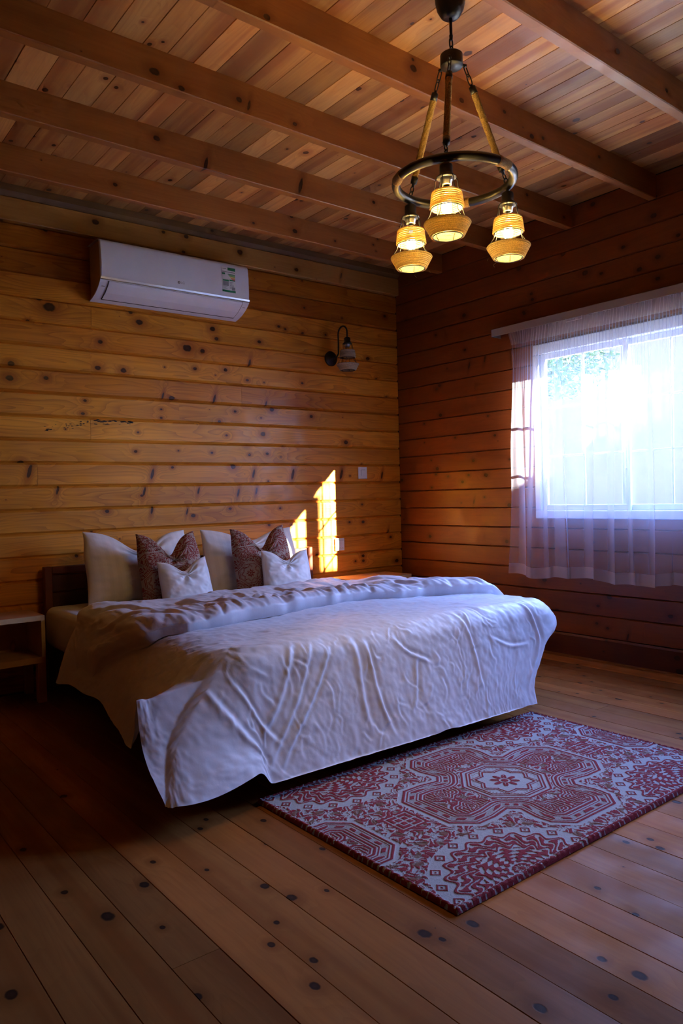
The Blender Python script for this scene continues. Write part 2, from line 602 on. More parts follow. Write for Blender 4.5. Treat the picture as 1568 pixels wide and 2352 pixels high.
M['rail'] = plain('aluminium_rail', (.42, .40, .40), .4, metal=.3)
M['steel'] = plain('zinc_steel', (.55, .57, .60), .35, metal=.9)
M['switch'] = plain('white_switch_plastic', (.78, .80, .82), .35)
M['switchgap'] = plain('switch_shadow_gap', (.22, .24, .25), .5)
M['glass'] = pane_glass('window_glass')
M['sheer'] = sheer('white_voile', (.56, .58, .70), .27, 1.0)
M['sheer2'] = sheer('white_voile_double', (.62, .60, .66), .50, 1.0)
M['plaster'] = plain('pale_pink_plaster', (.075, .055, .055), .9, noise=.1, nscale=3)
M['ground'] = plain('garden_ground', (.30, .30, .22), .95, noise=.4, nscale=5)
M['leaf'] = plain('green_leaf', (.05, .13, .045), .6, noise=.5, nscale=9)
M['bark'] = plain('bark', (.20, .14, .09), .9, noise=.5)
M['residue'] = plain('dark_flaked_residue', (.03, .02, .014), .8)
M['backing'] = plain('dark_backing', (.055, .028, .012), .85, noise=.3)

# ------------------------------------------------------------------ boards
TINT0 = {'tint': (1.0, 1.0, 1.0)}


def plank_mesh(L, W, T, bev, bdep, name='plank'):
    h = W / 2
    prof = [(-h, -T), (-h, -bdep), (-h + bev, 0), (h - bev, 0), (h, -bdep), (h, -T)]
    return MB().prism(prof, 0, L).mesh(name)


def board(parent, L, W, T, origin, axes, mat, bev=.006, bdep=.009, tint=1.0, hue=0.0, kn=(), name='plank', jitter=.0012):
    X, Y, Z = axes
    me = plank_mesh(L, W, T, bev, bdep, name)
    o = bpy.data.objects.new(name, me)
    me.materials.append(mat)
    C.objects.link(o)
    o.parent = parent
    Zv = Vector(Z)
    loc = Vector(origin) + Zv * random.uniform(-jitter, jitter)
    o.matrix_world = Matrix(((X[0], Y[0], Z[0], loc.x), (X[1], Y[1], Z[1], loc.y), (X[2], Y[2], Z[2], loc.z), (0, 0, 0, 1)))
    o['seed'] = (random.uniform(0, 90), random.uniform(0, 90), random.uniform(0, 90))
    t = tint * random.uniform(.93, 1.06)
    hh = hue + random.uniform(-.05, .05)
    o['tint'] = (t * (1 + .3 * max(hh, 0) * .5), t * (1 - hh * .45), t * (1 - hh * .8))
    inv = o.matrix_world.inverted()
    for i in range(NK):
        if i < len(kn):
            p = inv @ Vector(kn[i][:3])
            o['knot%d' % i] = (p.x, p.y, kn[i][3])
        else:
            o['knot%d' % i] = (-50.0, 0.0, .001)
    return o


def setting(name, label, cat):
    o = empty(name)
    return tag(o, label, cat, kind='structure')


H = 2.955
XB, YB = -4.95, -5.75          # far sides of the room, behind the camera

# ---- headboard wall (y = 0)
wall_back = MB().box((XB - .1, .03, -.05), (.2, .12, H + .06)).build('wall_back', M['backing'])
tag(wall_back, 'varnished orange pine board wall behind the bed headboard', 'wall', kind='structure')
KB = [  # x, z, radius (negative: a tall leaning spike knot)
    (-2.814, 2.288, .030), (-2.304, 2.321, .011), (-2.247, 2.266, .019), (-1.717, 2.285, .017), (-1.689, 2.22, .013), (-1.342, 2.236, .012),
    (-1.913, 2.132, .026), (-1.80, 2.125, .014), (-3.043, 1.929, .017), (-2.529, 1.948, .016), (-1.859, 1.999, .011), (-1.45, 1.952, .010), (-.972, 1.965, .009),
    (-3.053, 1.845, .018), (-1.502, 2.830, .020), (-2.077, 2.862, .012), (-2.526, 2.830, .020), (-1.02, 2.805, .013), (-.956, 2.342, .010),
    (-.94, 2.213, .011), (-2.617, 1.739, .009), (-2.633, 1.658, .010), (-2.115, 1.711, .007), (-2.117, 1.654, .008), (-1.557, 1.724, .009),
    (-2.279, 1.554, .007), (-1.632, 1.553, .008), (-1.17, 2.366, .010), (-1.43, 2.07, -.026), (-2.1, 1.80, -.02), (-1.72, 1.80, -.026), (-1.30, 1.79, -.018),
    (-2.96, 1.30, -.034), (-2.19, 1.285, -.030), (-1.42, 1.285, -.026), (-1.08, 1.28, -.034), (-.62, 1.28, -.034), (-.20, 1.27, -.024),
    (-2.80, 1.19, -.022), (-2.25, 1.17, -.024), (-1.86, 1.17, -.020), (-1.55, 1.15, -.024), (-1.40, 1.16, -.022), (-1.0, 1.19, .010), (-.70, 1.215, .014), (-.32, 1.14, -.020),
    (-2.50, 1.05, .012), (-2.2, 1.05, -.024), (-1.95, 1.03, -.018), (-1.62, 1.04, .010), (-1.2, 1.03, .008), (-.95, 1.04, .009),
    (-2.6, .93, .009), (-1.3, .91, .010), (-1.1, .90, .010), (-.55, .90, .009), (-2.7, .78, .009), (-.15, .80, -.02),
    (-.93, .56, .014), (-.95, .63, -.024), (-.42, .585, .011), (-.42, .625, .013), (-2.86, .64, .010), (-2.75, .48, .010),
    (-2.0, 1.44, .006), (-1.75, 1.43, .009), (-1.45, 1.42, .009), (-1.3, 1.43, .010), (-2.3, 1.43, .010), (-.85, 1.44, .006)]
JOIN = {2: -2.56, 4: -2.573, 7: -2.587, 5: -1.501, 6: -1.985, 9: -2.914, 3: -3.4, 10: -3.2, 0: -2.2}
TB = {-1: (.72, .25), 0: (.62, .35), 1: (.95, .05), 2: (1.12, -.05), 3: (1.0, .1), 4: (1.12, -.05), 5: (.92, .18), 6: (1.05, -.02), 7: (1.22, -.14),
      8: (1.08, -.05), 9: (1.05, 0), 10: (1.02, .02), 11: (1.0, .02), 12: (1.02, .0), 13: (1.0, .02), 14: (1.0, .0), 15: (.9, .1)}
AX_B = ((1, 0, 0), (0, 0, 1), (0, -1, 0))
scrawl_plank = None
for k in range(-1, 19):
    z1 = 2.612 - .14 * k
    z0 = z1 - .14
    if k == -1: z0, z1 = 2.612, 2.752
    z0c = max(z0, 0.0)
    zc = (z0c + z1) / 2
    W = z1 - z0c
    cuts = [XB, 0.0]
    if k in JOIN: cuts.insert(1, JOIN[k])
    for a, b in zip(cuts[:-1], cuts[1:]):
        kn = [(q[0], 0, q[1], q[2]) for q in KB if z0 <= q[1] < z1 and a < q[0] < b]
        tn, hu = TB.get(k, (.95, .05))
        o = board(wall_back, b - a - .001, W, .03, (a, 0, zc), AX_B, M['wall'], bev=.0115, bdep=.014, tint=tn, hue=hu, kn=kn[:NK])
        if k == 7 and b > -1: scrawl_plank = o
        if k == 7 and len(cuts) > 2 and b < -1: scrawl_left = o
# flaked residue on one board
for pl, xs in ((scrawl_left, (-2.87, -2.60)), (scrawl_plank, (-2.565, -2.31))):
    mb = MB()
    for i in range(34):
        x = random.uniform(*xs)
        if xs[0] < -2.6:
            zc = 1.545 + (x + 2.87) / .27 * .06 + random.gauss(0, .009)
            s = random.uniform(.002, .007)
        else:
            zc = 1.612 + random.choice((-.012, 0, .006, .01)) + random.gauss(0, .002)
            s = random.uniform(.004, .012)
        n = 6
        pts = []
        for q in range(n):
            a = 2 * math.pi * q / n
            pts.append((x + s * 1.6 * math.cos(a) * random.uniform(.4, 1.2), -.0022, zc + s * .45 * math.sin(a) * random.uniform(.4, 1.2)))
        m_ = len(pts)
        back = [(p[0], -.0002, p[2]) for p in pts]
        mb.add(pts + back, [tuple(range(m_))] + [(i_, m_ + i_, m_ + (i_ + 1) % m_, (i_ + 1) % m_) for i_ in range(m_)])
    me = mb.mesh('flaked_residue')
    o = new_obj('flaked_residue', me, M['residue'], pl)
    me.transform(pl.matrix_world.inverted())
    o['kind'] = 'stuff'

# ---- window wall (x = 0)
wall_right = MB()
bx = (.03, .10)
wall_right.box((bx[0], W1['y0'], -.05), (bx[1], .12, H + .06))
wall_right.box((bx[0], W2['y0'], -.05), (bx[1], W1['y1'], H + .06))
wall_right.box((bx[0], YB - .1, -.05), (bx[1], W2['y1'], H + .06))
for w in (W1, W2):
    wall_right.box((bx[0], w['y1'], -.05), (bx[1], w['y0'], w['z0']))
    wall_right.box((bx[0], w['y1'], w['z1']), (bx[1], w['y0'], H + .06))
wall_right = wall_right.build('wall_right', M['backing'])
tag(wall_right, 'darker reddish pine board wall with the curtained window', 'wall', kind='structure')
KR = [(-1.38, 2.422, .011), (-1.463, 1.987, .010), (-1.311, 2.341, .010), (-.751, 2.444, .015), (-1.044, 2.833, .011), (-2.265, 2.721, .016), (-2.067, 2.59, .011),
      (-2.414, 2.563, .012), (-2.288, 2.472, .014), (-2.285, 2.345, .012), (-1.796, 2.5, .017), (-1.912, 2.468, .010), (-.945, 2.084, -.022), (-.792, 2.059, -.022),
      (-.963, 1.668, .008), (-.634, 1.534, .008), (-1.025, 1.52, .010), (-.814, 1.348, .011), (-1.156, 1.339, .008), (-.7, 1.192, .012), (-.934, 1.236, .014), (-.81, 1.042, -.015),
      (-.913, 1.073, .007), (-1.847, .36, .010), (-2.332, .346, .013), (-2.051, .185, -.020), (-1.835, .246, .009), (-1.913, .224, .009), (-1.355, .365, .010),
      (-.45, 1.93, .012), (-.55, 1.24, .010), (-.42, 1.26, .009), (-.45, 2.35, .010), (-.3, 1.67, .008)]
AX_R = ((0, -1, 0), (0, 0, 1), (-1, 0, 0))
TR = {17: (.62, .25), 16: (.8, .15), 19: (1.0, .0), 18: (.9, .05), 5: (.95, .1), 14: (.85, .1)}
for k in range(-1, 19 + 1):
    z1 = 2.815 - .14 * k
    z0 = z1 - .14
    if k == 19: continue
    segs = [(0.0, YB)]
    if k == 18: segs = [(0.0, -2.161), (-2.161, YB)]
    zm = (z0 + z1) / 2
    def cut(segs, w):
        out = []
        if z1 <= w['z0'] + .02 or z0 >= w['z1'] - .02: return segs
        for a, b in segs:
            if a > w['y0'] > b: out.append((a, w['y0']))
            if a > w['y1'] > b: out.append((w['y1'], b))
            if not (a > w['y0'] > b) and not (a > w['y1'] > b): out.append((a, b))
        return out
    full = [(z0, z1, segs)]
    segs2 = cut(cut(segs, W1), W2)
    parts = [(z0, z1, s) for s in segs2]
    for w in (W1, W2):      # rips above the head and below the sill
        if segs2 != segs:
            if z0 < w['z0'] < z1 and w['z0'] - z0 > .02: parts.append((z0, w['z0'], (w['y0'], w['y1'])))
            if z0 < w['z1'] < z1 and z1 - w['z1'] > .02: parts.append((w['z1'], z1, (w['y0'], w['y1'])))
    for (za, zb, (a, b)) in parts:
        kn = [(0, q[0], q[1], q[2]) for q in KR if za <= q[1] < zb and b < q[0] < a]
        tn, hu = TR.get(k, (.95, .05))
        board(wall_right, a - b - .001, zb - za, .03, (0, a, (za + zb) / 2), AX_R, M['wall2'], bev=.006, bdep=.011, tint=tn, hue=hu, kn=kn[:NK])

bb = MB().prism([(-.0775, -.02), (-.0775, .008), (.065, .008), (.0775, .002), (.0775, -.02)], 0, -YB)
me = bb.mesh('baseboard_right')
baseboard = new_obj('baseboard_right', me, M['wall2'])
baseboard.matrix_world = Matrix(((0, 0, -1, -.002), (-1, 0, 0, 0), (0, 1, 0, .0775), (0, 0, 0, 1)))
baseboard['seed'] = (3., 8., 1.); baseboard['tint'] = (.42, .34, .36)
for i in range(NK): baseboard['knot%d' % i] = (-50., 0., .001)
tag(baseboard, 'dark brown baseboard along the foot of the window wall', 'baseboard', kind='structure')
qr = MB().prism([(0, 0), (.018, 0), (.013, .009), (0, .014)], 0, -YB).mesh('trim_1')
trim1 = new_obj('trim_1', qr, M['floor'])
trim1.matrix_world = Matrix(((0, -1, 0, -.010), (-1, 0, 0, 0), (0, 0, 1, .0005), (0, 0, 0, 1)))
trim1['seed'] = (13., 5., 1.); trim1['tint'] = (.55, .5, .45)
for i in range(NK): trim1['knot%d' % i] = (-50., 0., .001)
tag(trim1, 'thin floor strip along the window wall baseboard', 'trim', kind='structure')

# ---- walls behind the camera
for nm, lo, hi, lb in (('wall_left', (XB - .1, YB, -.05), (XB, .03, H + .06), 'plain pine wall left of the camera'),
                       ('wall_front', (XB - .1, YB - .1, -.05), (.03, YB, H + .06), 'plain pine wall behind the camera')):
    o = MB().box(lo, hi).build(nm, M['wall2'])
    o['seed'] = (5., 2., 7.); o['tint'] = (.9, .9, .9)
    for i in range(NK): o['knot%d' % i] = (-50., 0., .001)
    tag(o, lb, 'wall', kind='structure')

# ---- trims at the top of the headboard wall
def long_trim(name, prof, tint, mat, label, kn=(), x0=XB, x1=0.0):
    # profile: (out of the wall, height)
    me = MB().prism([(b - 2.82, a) for a, b in prof], 0, x1 - x0).mesh(name)
    o = new_obj(name, me, mat)
    o.matrix_world = Matrix(((1, 0, 0, x0), (0, 0, -1, 0), (0, 1, 0, 2.82), (0, 0, 0, 1)))
    o['seed'] = (random.uniform(0, 50), random.uniform(0, 50), 2.0)
    o['tint'] = tint
    for i in range(NK):
        o['knot%d' % i] = (kn[i][0] - x0, kn[i][1] - 2.82 + .35 * .034, kn[i][2]) if i < len(kn) else (-50., 0., .001)
    return tag(o, label, 'trim', kind='structure')


t2 = long_trim('trim_2', [(-.02, 2.752), (.030, 2.752), (.034, 2.757), (.034, 2.884), (-.02, 2.884)], (1.05, 1.08, 1.1), M['trimwood'],
          'pale pine top board above the air conditioner', kn=[(-1.502, 2.840, .018), (-2.077, 2.868, .011), (-2.526, 2.842, .018), (-1.02, 2.797, .013), (-.6, 2.82, -.02)])
long_trim('trim_3', [(-.02, 2.884), (.020, 2.884), (.052, 2.915), (.052, 2.954), (-.02, 2.954)], (.8, .8, .8), M['railwood'], 'greyish cornice strip in the corner above the bed wall')

# ---- floor
floor = MB().box((XB - .1, YB - .1, -.12), (.1, .12, -.022)).build('floor', M['backing'])
tag(floor, 'worn pine plank floor', 'floor', kind='structure')
KF = [(-3.534, -2.658, .020), (-3.583, -2.456, .011), (-3.315, -2.454, .010), (-3.443, -2.802, .008), (-3.129, -2.801, .014), (-3.212, -2.607, .008), (-3.223, -3.169, .011),
      (-3.267, -3.051, .010), (-3.821, -2.827, .016), (-3.046, -2.288, .010), (-3.095, -2.34, .010), (-2.871, -2.729, .010), (-2.946, -3.264, .017), (-2.822, -3.312, .015),
      (-2.689, -3.696, .016), (-2.122, -3.32, .010), (-2.081, -3.41, .012), (-3.277, -3.248, .013), (-3.009, -2.936, .008), (-2.901, -2.429, .011), (-2.93, -3.31, .009),
      (-2.43, -3.42, .009), (-2.05, -3.36, .010), (-1.05, -2.5, .010), (-.75, -2.2, .009), (-1.0, -2.9, .011), (-.6, -2.6, .009), (-3.60, -2.10, .012), (-3.9, -2.3, .012), (-2.95, -3.62, .014), (-2.80, -3.70, .010)]
AX_F = ((0, 1, 0), (-1, 0, 0), (0, 0, 1))
FT = [1.0, .80, 1.14, .95, .72, 1.08, .88, 1.2, .98, .80]
xk = -2.22 + .128 * 17.34
k = 0
edges = [0.0]
x = -2.22 + .128 * 17
while x > XB:
    if x < -.03: edges.append(x + random.uniform(-.004, .004) if x > -2.2 else x)
    x -= .128
edges.append(XB)
for i, (a, b) in enumerate(zip(edges[:-1], edges[1:])):
    cuts = [YB, 0.0]
    if i % 5 == 2: cuts.insert(1, random.uniform(-4.6, -1.2))
    for c, d in zip(cuts[:-1], cuts[1:]):
        kn = [(q[0], q[1], 0, q[2]) for q in KF if b <= q[0] < a and c < q[1] < d]
        board(floor, d - c - .0008, a - b - .0006, .022, ((a + b) / 2, c, 0), AX_F, M['floor'], bev=.0012, bdep=.002, tint=FT[(i * 7) % 10], hue=random.uniform(-.06, .12), kn=kn[:NK], jitter=.0006)

# ---- ceiling
ceiling = MB().box((XB - .1, YB - .1, H + .02), (.1, .12, H + .1)).build('ceiling', M['backing'])
tag(ceiling, 'pale knotty pine plank ceiling with beams', 'ceiling', kind='structure')
AX_C = ((0, 1, 0), (1, 0, 0), (0, 0, -1))
x = 0.0
i = 0
ce = [-.157, -.27, -.37, -.50, -.643, -.735, -.824, -.92, -1.015, -1.11, -1.2, -1.30, -1.40, -1.54, -1.66, -1.79, -1.91, -2.03, -2.14, -2.25, -2.356, -2.466, -2.611, -2.72, -2.838, -2.947, -3.078, -3.19, -3.325]
while ce[-1] - .12 > XB: ce.append(ce[-1] - .12)
ce = [0.0] + ce + [XB]
for a, b in zip(ce[:-1], ce[1:]):
    r = random.random()
    tn = 1.35 if r < .28 else (.66 if r < .58 else .95)
    cuts = [YB, 0.0]
    cy = random.choice([-.56, -1.14, -1.72, -2.31, -2.9, -3.5])
    if random.random() < .6: cuts.insert(1, cy)
    for c, d in zip(cuts[:-1], cuts[1:]):
        board(ceiling, d - c - .001, a - b - .0008, .02, ((a + b) / 2, c, H), AX_C, M['ceil'], bev=.0016, bdep=.0025, tint=tn * random.uniform(.85, 1.12), hue=random.uniform(-.04, .22) if tn < 1 else random.uniform(-.1, .04), kn=(), jitter=.0008)
BW, BH = .05, .14
BKN = [[(-2.6, 2.88, .011), (-1.7, 2.85, .008), (-.7, 2.90, .007)], [(-2.62, 2.9, .014), (-2.35, 2.84, -.03), (-1.75, 2.87, -.035), (-1.2, 2.9, .010), (-.6, 2.86, .012)],
       [(-2.9, 2.86, .018), (-2.78, 2.83, .012), (-2.5, 2.87, .013), (-2.45, 2.86, -.02), (-2.2, 2.85, .010)], [(-2.0, 2.9, .016), (-1.7, 2.86, .013), (-1.4, 2.9, .010), (-1.1, 2.86, .010), (-.6, 2.9, .010)],
       [(-1.4, 2.9, .012), (-1.0, 2.87, .010)], [], []]
for i in range(9):
    y0 = -.537 - .5825 * i
    y1 = y0 - .012 - .018 * i if i < 5 else y0 - .08     # the beams run very slightly askew
    L = -XB
    ang = math.atan2(y1 - y0, 3.4)
    hb = BH / 2
    b_ = .004
    me = MB().prism([(-hb, 0), (-hb, -BW), (hb, -BW), (hb, 0)], 0, L)
    # local x along beam, y up, z out of the near face
    me = MB()
    prof = [(-hb + b_, 0), (hb, 0), (hb, -BW), (-hb + b_, -BW), (-hb, -BW + b_), (-hb, -b_)]
    me = MB().prism(prof, 0, L).mesh('beam')
    o = bpy.data.objects.new('beam', me)
    me.materials.append(M['beam'])
    C.objects.link(o)
    o.parent = ceiling
    # beam starts at x = XB and ends at the window wall
    ystart = y0 + (y1 - y0) * L / 3.4
    d = Vector((L, y0 - ystart, 0)).normalized()
    Zn = Vector((d.y, -d.x, 0))
    o.matrix_world = Matrix(((d.x, 0, Zn.x, XB), (d.y, 0, Zn.y, ystart), (0, 1, 0, H - hb), (0, 0, 0, 1)))
    o['seed'] = (random.uniform(0, 50), random.uniform(0, 50), 4.)
    t = (.95, .9, .85, .8, .8, .8, .8, .8, .8)[i]
    o['tint'] = (t, t, t)
    inv = o.matrix_world.inverted()
    for j in range(NK):
        if i < 7 and j < len(BKN[i]):
            q = BKN[i][j]
            p = inv @ Vector((q[0], y0, q[1]))
            o['knot%d' % j] = (p.x, p.y, q[2])
        else:
            o['knot%d' % j] = (-50., 0., .001)
# ------------------------------------------------------------------ windows
def window(name, w, label):
    y0, y1, z0, z1 = w['y0'], w['y1'], w['z0'], w['z1']
    root = empty(name, (0, 0, 0))
    tag(root, label, 'window', kind='structure')
    ft = .05
    fr = MB()
    xa, xb = -.012, .075
    fr.box((xa, y1 - .02, z1 - ft), (xb, y0 + .02, z1 + .02), .004)
    fr.box((xa, y1 - .02, z0 - .01), (xb, y0 + .02, z0 + .045), .004)
    fr.box((xa, y0 - .028, z0 + .045), (xb, y0 + .02, z1 - ft), .004)
    fr.box((xa, y1 - .02, z0 + .045), (xb, y1 + .028, z1 - ft), .004)
    fr.build('window_frame', M['pvc'], root)
    ym = (y0 + y1) / 2
    gy = [(y0 - .028, ym - .035), (ym + .035, y1 + .028)]
    for i, (a, b) in enumerate(gy):
        xs = (.010, .034) if i == 0 else (.036, .060)
        st = .038
        s = MB()
        za, zb = z0 + .045, z1 - ft
        s.box((xs[0], b, zb - st), (xs[1], a, zb), .003)
        s.box((xs[0], b, za), (xs[1], a, za + st), .003)
        s.box((xs[0], a - st, za + st), (xs[1], a, zb - st), .003)
        s.box((xs[0], b, za + st), (xs[1], b + st, zb - st), .003)
        sash = s.build('window_sash', M['pvc'], root)
        gz0, gz1 = za + st, zb - st
        ga, gb = a - st, b + st
        xm = (xs[0] + xs[1]) / 2
        MB().box((xm - .003, gb - .004, gz0 - .004), (xm + .003, ga + .004, gz1 + .004)).build('pane', M['glass'], sash)
        for q in (1, 2):
            zz = gz0 + (gz1 - gz0) * q / 3
            MB().box((xm - .006, gb, zz - .006), (xm + .006, ga, zz + .006), .002).build('muntin', M['pvc'], sash)
        yy = (ga + gb) / 2
        MB().box((xm - .0065, yy - .006, gz0), (xm + .0065, yy + .006, gz1), .002).build('muntin', M['pvc'], sash)
    MB().box((-.004, ym - .028, z0 + .30), (.012, ym - .010, z0 + .42), .004).build('latch_handle', M['pvc'], root)
    return root


window('window_1', W1, 'white sliding window with muntins behind the voile curtain')
window('window_2', W2, 'white sliding window nearer the camera on the window wall')

# ------------------------------------------------------------------ outside
gd = MB().box((.3, -16, -.45), (26, 24, -.35)).build('ground_outside', M['ground'])
tag(gd, 'bare garden ground outside the window', 'ground', kind='structure')
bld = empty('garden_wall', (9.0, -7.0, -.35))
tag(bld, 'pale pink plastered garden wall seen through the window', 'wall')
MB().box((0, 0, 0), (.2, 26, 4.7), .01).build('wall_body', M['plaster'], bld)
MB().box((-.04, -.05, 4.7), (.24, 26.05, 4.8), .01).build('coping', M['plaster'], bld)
pw = empty('sun_block_wall', (.12, -5.75, -.35))  # added unseen wall, stops the low sun before both windows
tag(pw, 'added plastered wall out of view, blocking low sun from the windows', 'wall')
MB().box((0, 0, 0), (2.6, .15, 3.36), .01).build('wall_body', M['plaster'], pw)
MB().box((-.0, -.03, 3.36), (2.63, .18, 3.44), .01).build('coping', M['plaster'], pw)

po = MB().box((1.45, -5.10, -.35), (1.545, -5.0, 3.4), .006).build('sun_block_post', M['trimwood'])  # added unseen post, breaks the sun patch on the bed wall into stripes
po['seed'] = (1., 2., 3.); po['tint'] = (.8, .8, .8)
for i in range(NK): po['knot%d' % i] = (-50., 0., .001)
tag(po, 'added square wooden post out of view, splitting the sun into stripes', 'post')
tr = empty('garden_tree', (2.45, 1.2, -.35))
tag(tr, 'leafy green tree outside, over the top left of the window', 'tree')
MB().tube([(0, 0, 0), (.03, -.02, 1.2), (-.02, -.1, 2.3), (.05, -.35, 3.0)], [.09, .075, .06, .03], 10).build('trunk', M['bark'], tr)
br = MB()
for q in range(7):
    a = random.uniform(0, 6.28)
    br.tube([(0, -.1, 2.3 + .08 * q), (.25 * math.cos(a), -.4 + .3 * math.sin(a), 2.75 + .05 * q), (.5 * math.cos(a), -.7 + .5 * math.sin(a), 3.0 + .03 * q)], [.03, .02, .008], 6)
br.build('branches', M['bark'], tr)
lv = MB()
for q in range(2600):
    th = random.uniform(0, 6.28); ph = math.acos(random.uniform(-1, 1)); rr = random.random() ** .4
    c = Vector((.15 + .75 * rr * math.sin(ph) * math.cos(th), -.75 + .8 * rr * math.sin(ph) * math.sin(th), 2.85 + .42 * rr * math.cos(ph)))
    d = Vector((random.gauss(0, 1), random.gauss(0, 1), random.gauss(0, .5))).normalized()
    e = d.cross(Vector((0, 0, 1))).normalized()
    e = (e + Vector((0, 0, random.uniform(-.6, .6)))).normalized()
    s = random.uniform(.03, .06)
    lv.add([c - d * s, c + e * s * .4, c + d * s, c - e * s * .4], [(0, 1, 2, 3)])
fo = lv.build('foliage', M['leaf'], tr)
fo['kind'] = 'stuff'

# ------------------------------------------------------------------ curtain rail and voile curtain
RY0, RY1 = -1.10, -3.15
rail = empty('curtain_rail', (0, 0, 2.23))
tag(rail, 'grey aluminium curtain rail above the window', 'curtain rail')
r_ = MB().prism([(.0, .028), (-.098, .028), (-.102, .024), (-.102, -.024), (-.092, -.024), (-.092, .018), (.0, .018)], 0, RY0 - RY1)
me = r_.mesh('fascia')
fa = new_obj('fascia', me, M['rail'], rail)
fa.matrix_local = Matrix(((0, 1, 0, -.001), (-1, 0, 0, RY0), (0, 0, 1, 0), (0, 0, 0, 1)))
for xx in (-.080, -.055, -.030):
    MB().box((xx - .007, RY1, -.006), (xx - .004, RY0 - .004, .018)).box((xx + .004, RY1, -.006), (xx + .007, RY0 - .004, .018)).build('track', M['steel'], rail)
ec = MB().box((-.101, -.0015, -.026), (-.001, .0015, .028), .001)
for q in range(6):
    ec.box((-.09 + .015 * q, .0015, -.008 + .012 * (q % 2)), (-.085 + .015 * q, .004, -.003 + .012 * (q % 2)))
ec.build('end_cap', M['steel'], rail, (0, RY0, 0))
hk = MB()
for q in range(44):
    y = -1.27 - q * .042
    hk.tube([(-.086, y, -.014), (-.086, y - .002, -.026), (-.089, y - .008, -.034), (-.091, y - .014, -.026)], .0013, 5)
ho = hk.build('hook', M['steel'], rail); ho['kind'] = 'stuff'
MB().box((-.108, -1.84, -.044), (-.106, -1.72, -.041)).box((-.108, -1.84, -.044), (-.106, -1.838, -.020)).box((-.108, -1.72, -.044), (-.106, -1.722, -.020)).build('clip', M['switch'], rail)

NS, NZ = 900, 70
s = np.linspace(-1.245, -3.12, NS)[:, None] * np.ones((1, NZ))
zt = np.linspace(0, 1, NZ)[None, :] * np.ones((NS, 1))      # 0 top .. 1 bottom
ZTOP, ZBOT = 2.212, .537
FOLDS = [(-1.385, .035), (-1.475, .012), (-1.60, .016), (-1.722, .045), (-1.925, .050), (-2.075, .022), (-2.195, .014), (-2.31, .048), (-2.425, .035), (-2.56, .03), (-2.68, .04), (-2.84, .03), (-2.97, .04)]
y = s.copy()
xo = np.zeros_like(s)
grow = sstep(.05, .35, zt) * (.45 + .55 * zt)
for fy, w in FOLDS:
    hh = .034 + .3 * w
    cen = fy + .012 * np.sin(fy * 40 + zt * 3.5)
    t = (s - cen) / hh
    y += -w * 1.35 * t * np.exp(-t * t) * grow * 1.0
    xo += -.030 * np.exp(-t * t * .6) * grow - .020 * t * np.exp(-t * t) * grow
for fq, am, ph in ((31, .007, .3), (47, .0035, 1.1), (83, .0012, 2.0)):
    xo += am * np.sin(s * fq + ph + .7 * np.sin(zt * 2.2 + s * 3)) * (.35 + .65 * grow)
pl = np.exp(-((zt - .06) / .07) ** 2)
xo += .0045 * np.sin(s * 300 + 1.5 * np.sin(s * 23)) * np.exp(-(zt / .16) ** 2) * 1.0 + .0022 * np.sin(s * 120 + 2 * np.sin(s * 31)) * np.exp(-(zt / .22) ** 2)
xo += -.016 * sstep(.0, .07, zt)
edge = sstep(-1.42, -1.25, s)
y += edge * (-.030 * sstep(0, .06, zt) + .055 * sstep(.55, 1, zt) - .012 * np.sin(zt * 9))
zz = ZTOP + (ZBOT - ZTOP) * zt + zt * (.010 * np.sin(s * 9.5) + .006 * np.sin(s * 23 + 1))
P = np.stack([-.094 + xo, y, zz], -1)
i0 = int(NZ * .062) + 1
i1 = NZ - 3
cu = new_obj('voile_curtain', grid_mesh('voile_curtain', P[:, i0 - 1:i1]), M['sheer'])
tag(cu, 'sheer white voile curtain hanging over the window', 'curtain')
hd = P[:, :i0].copy()
hdm = grid_mesh('header_tape', hd)
new_obj('header_tape', hdm, M['sheer2'], cu)
hm = P[:, i1 - 1:].copy()
nz2 = 8
hm2 = np.stack([hm[:, 0] * (1 - a) + hm[:, -1] * a for a in np.linspace(0, 1, nz2)], 1)
hm2[..., 0] -= .0008
new_obj('hem', grid_mesh('hem', hm2), M['sheer2'], cu)

# ------------------------------------------------------------------ bed
bed = empty('bed', (-1.945, -1.15, 0))
tag(bed, 'low dark red wooden double bed against the board wall', 'bed')
ox, oy = -1.945, -1.15
wx = lambda v: v - ox
wy = lambda v: v - oy
XL, XR = -2.918, -.978
hb_ = empty('headboard'); hb_.parent = bed
for xx in (XL + .022, XR - .022):
    o = MB().box((wx(xx) - .022, wy(-.085), 0), (wx(xx) + .022, wy(-.035), .735), .004).build('post', M['darkwood'], hb_)
MB().box((wx(XL) + .0445, wy(-.08), .690), (wx(XR) - .0445, wy(-.04), .733), .004).build('top_rail', M['darkwood'], hb_)
for zz_ in ((.34, .45), (.463, .573), (.586, .682)):
    MB().box((wx(XL) + .0445, wy(-.072), zz_[0]), (wx(XR) - .0445, wy(-.050), zz_[1]), .003).build('slat', M['darkwood'], hb_)
for (a, b) in (((XL + .03, -2.12), (XL + .055, -.086)), ((XR - .055, -2.12), (XR - .03, -.086))):
    MB().box((wx(a[0]), wy(a[1]), .12), (wx(b[0]), wy(b[1]), .262), .003).build('side_rail', M['darkwood'], bed)
MB().box((wx(XL) + .055, wy(-2.12), .12), (wx(XR) - .055, wy(-2.095), .262), .003).build('foot_rail', M['darkwood'], bed)
MB().box((wx(XL) + .056, wy(-2.094), .205), (wx(XR) - .056, wy(-.087), .225)).build('base_board', M['backing'], bed)
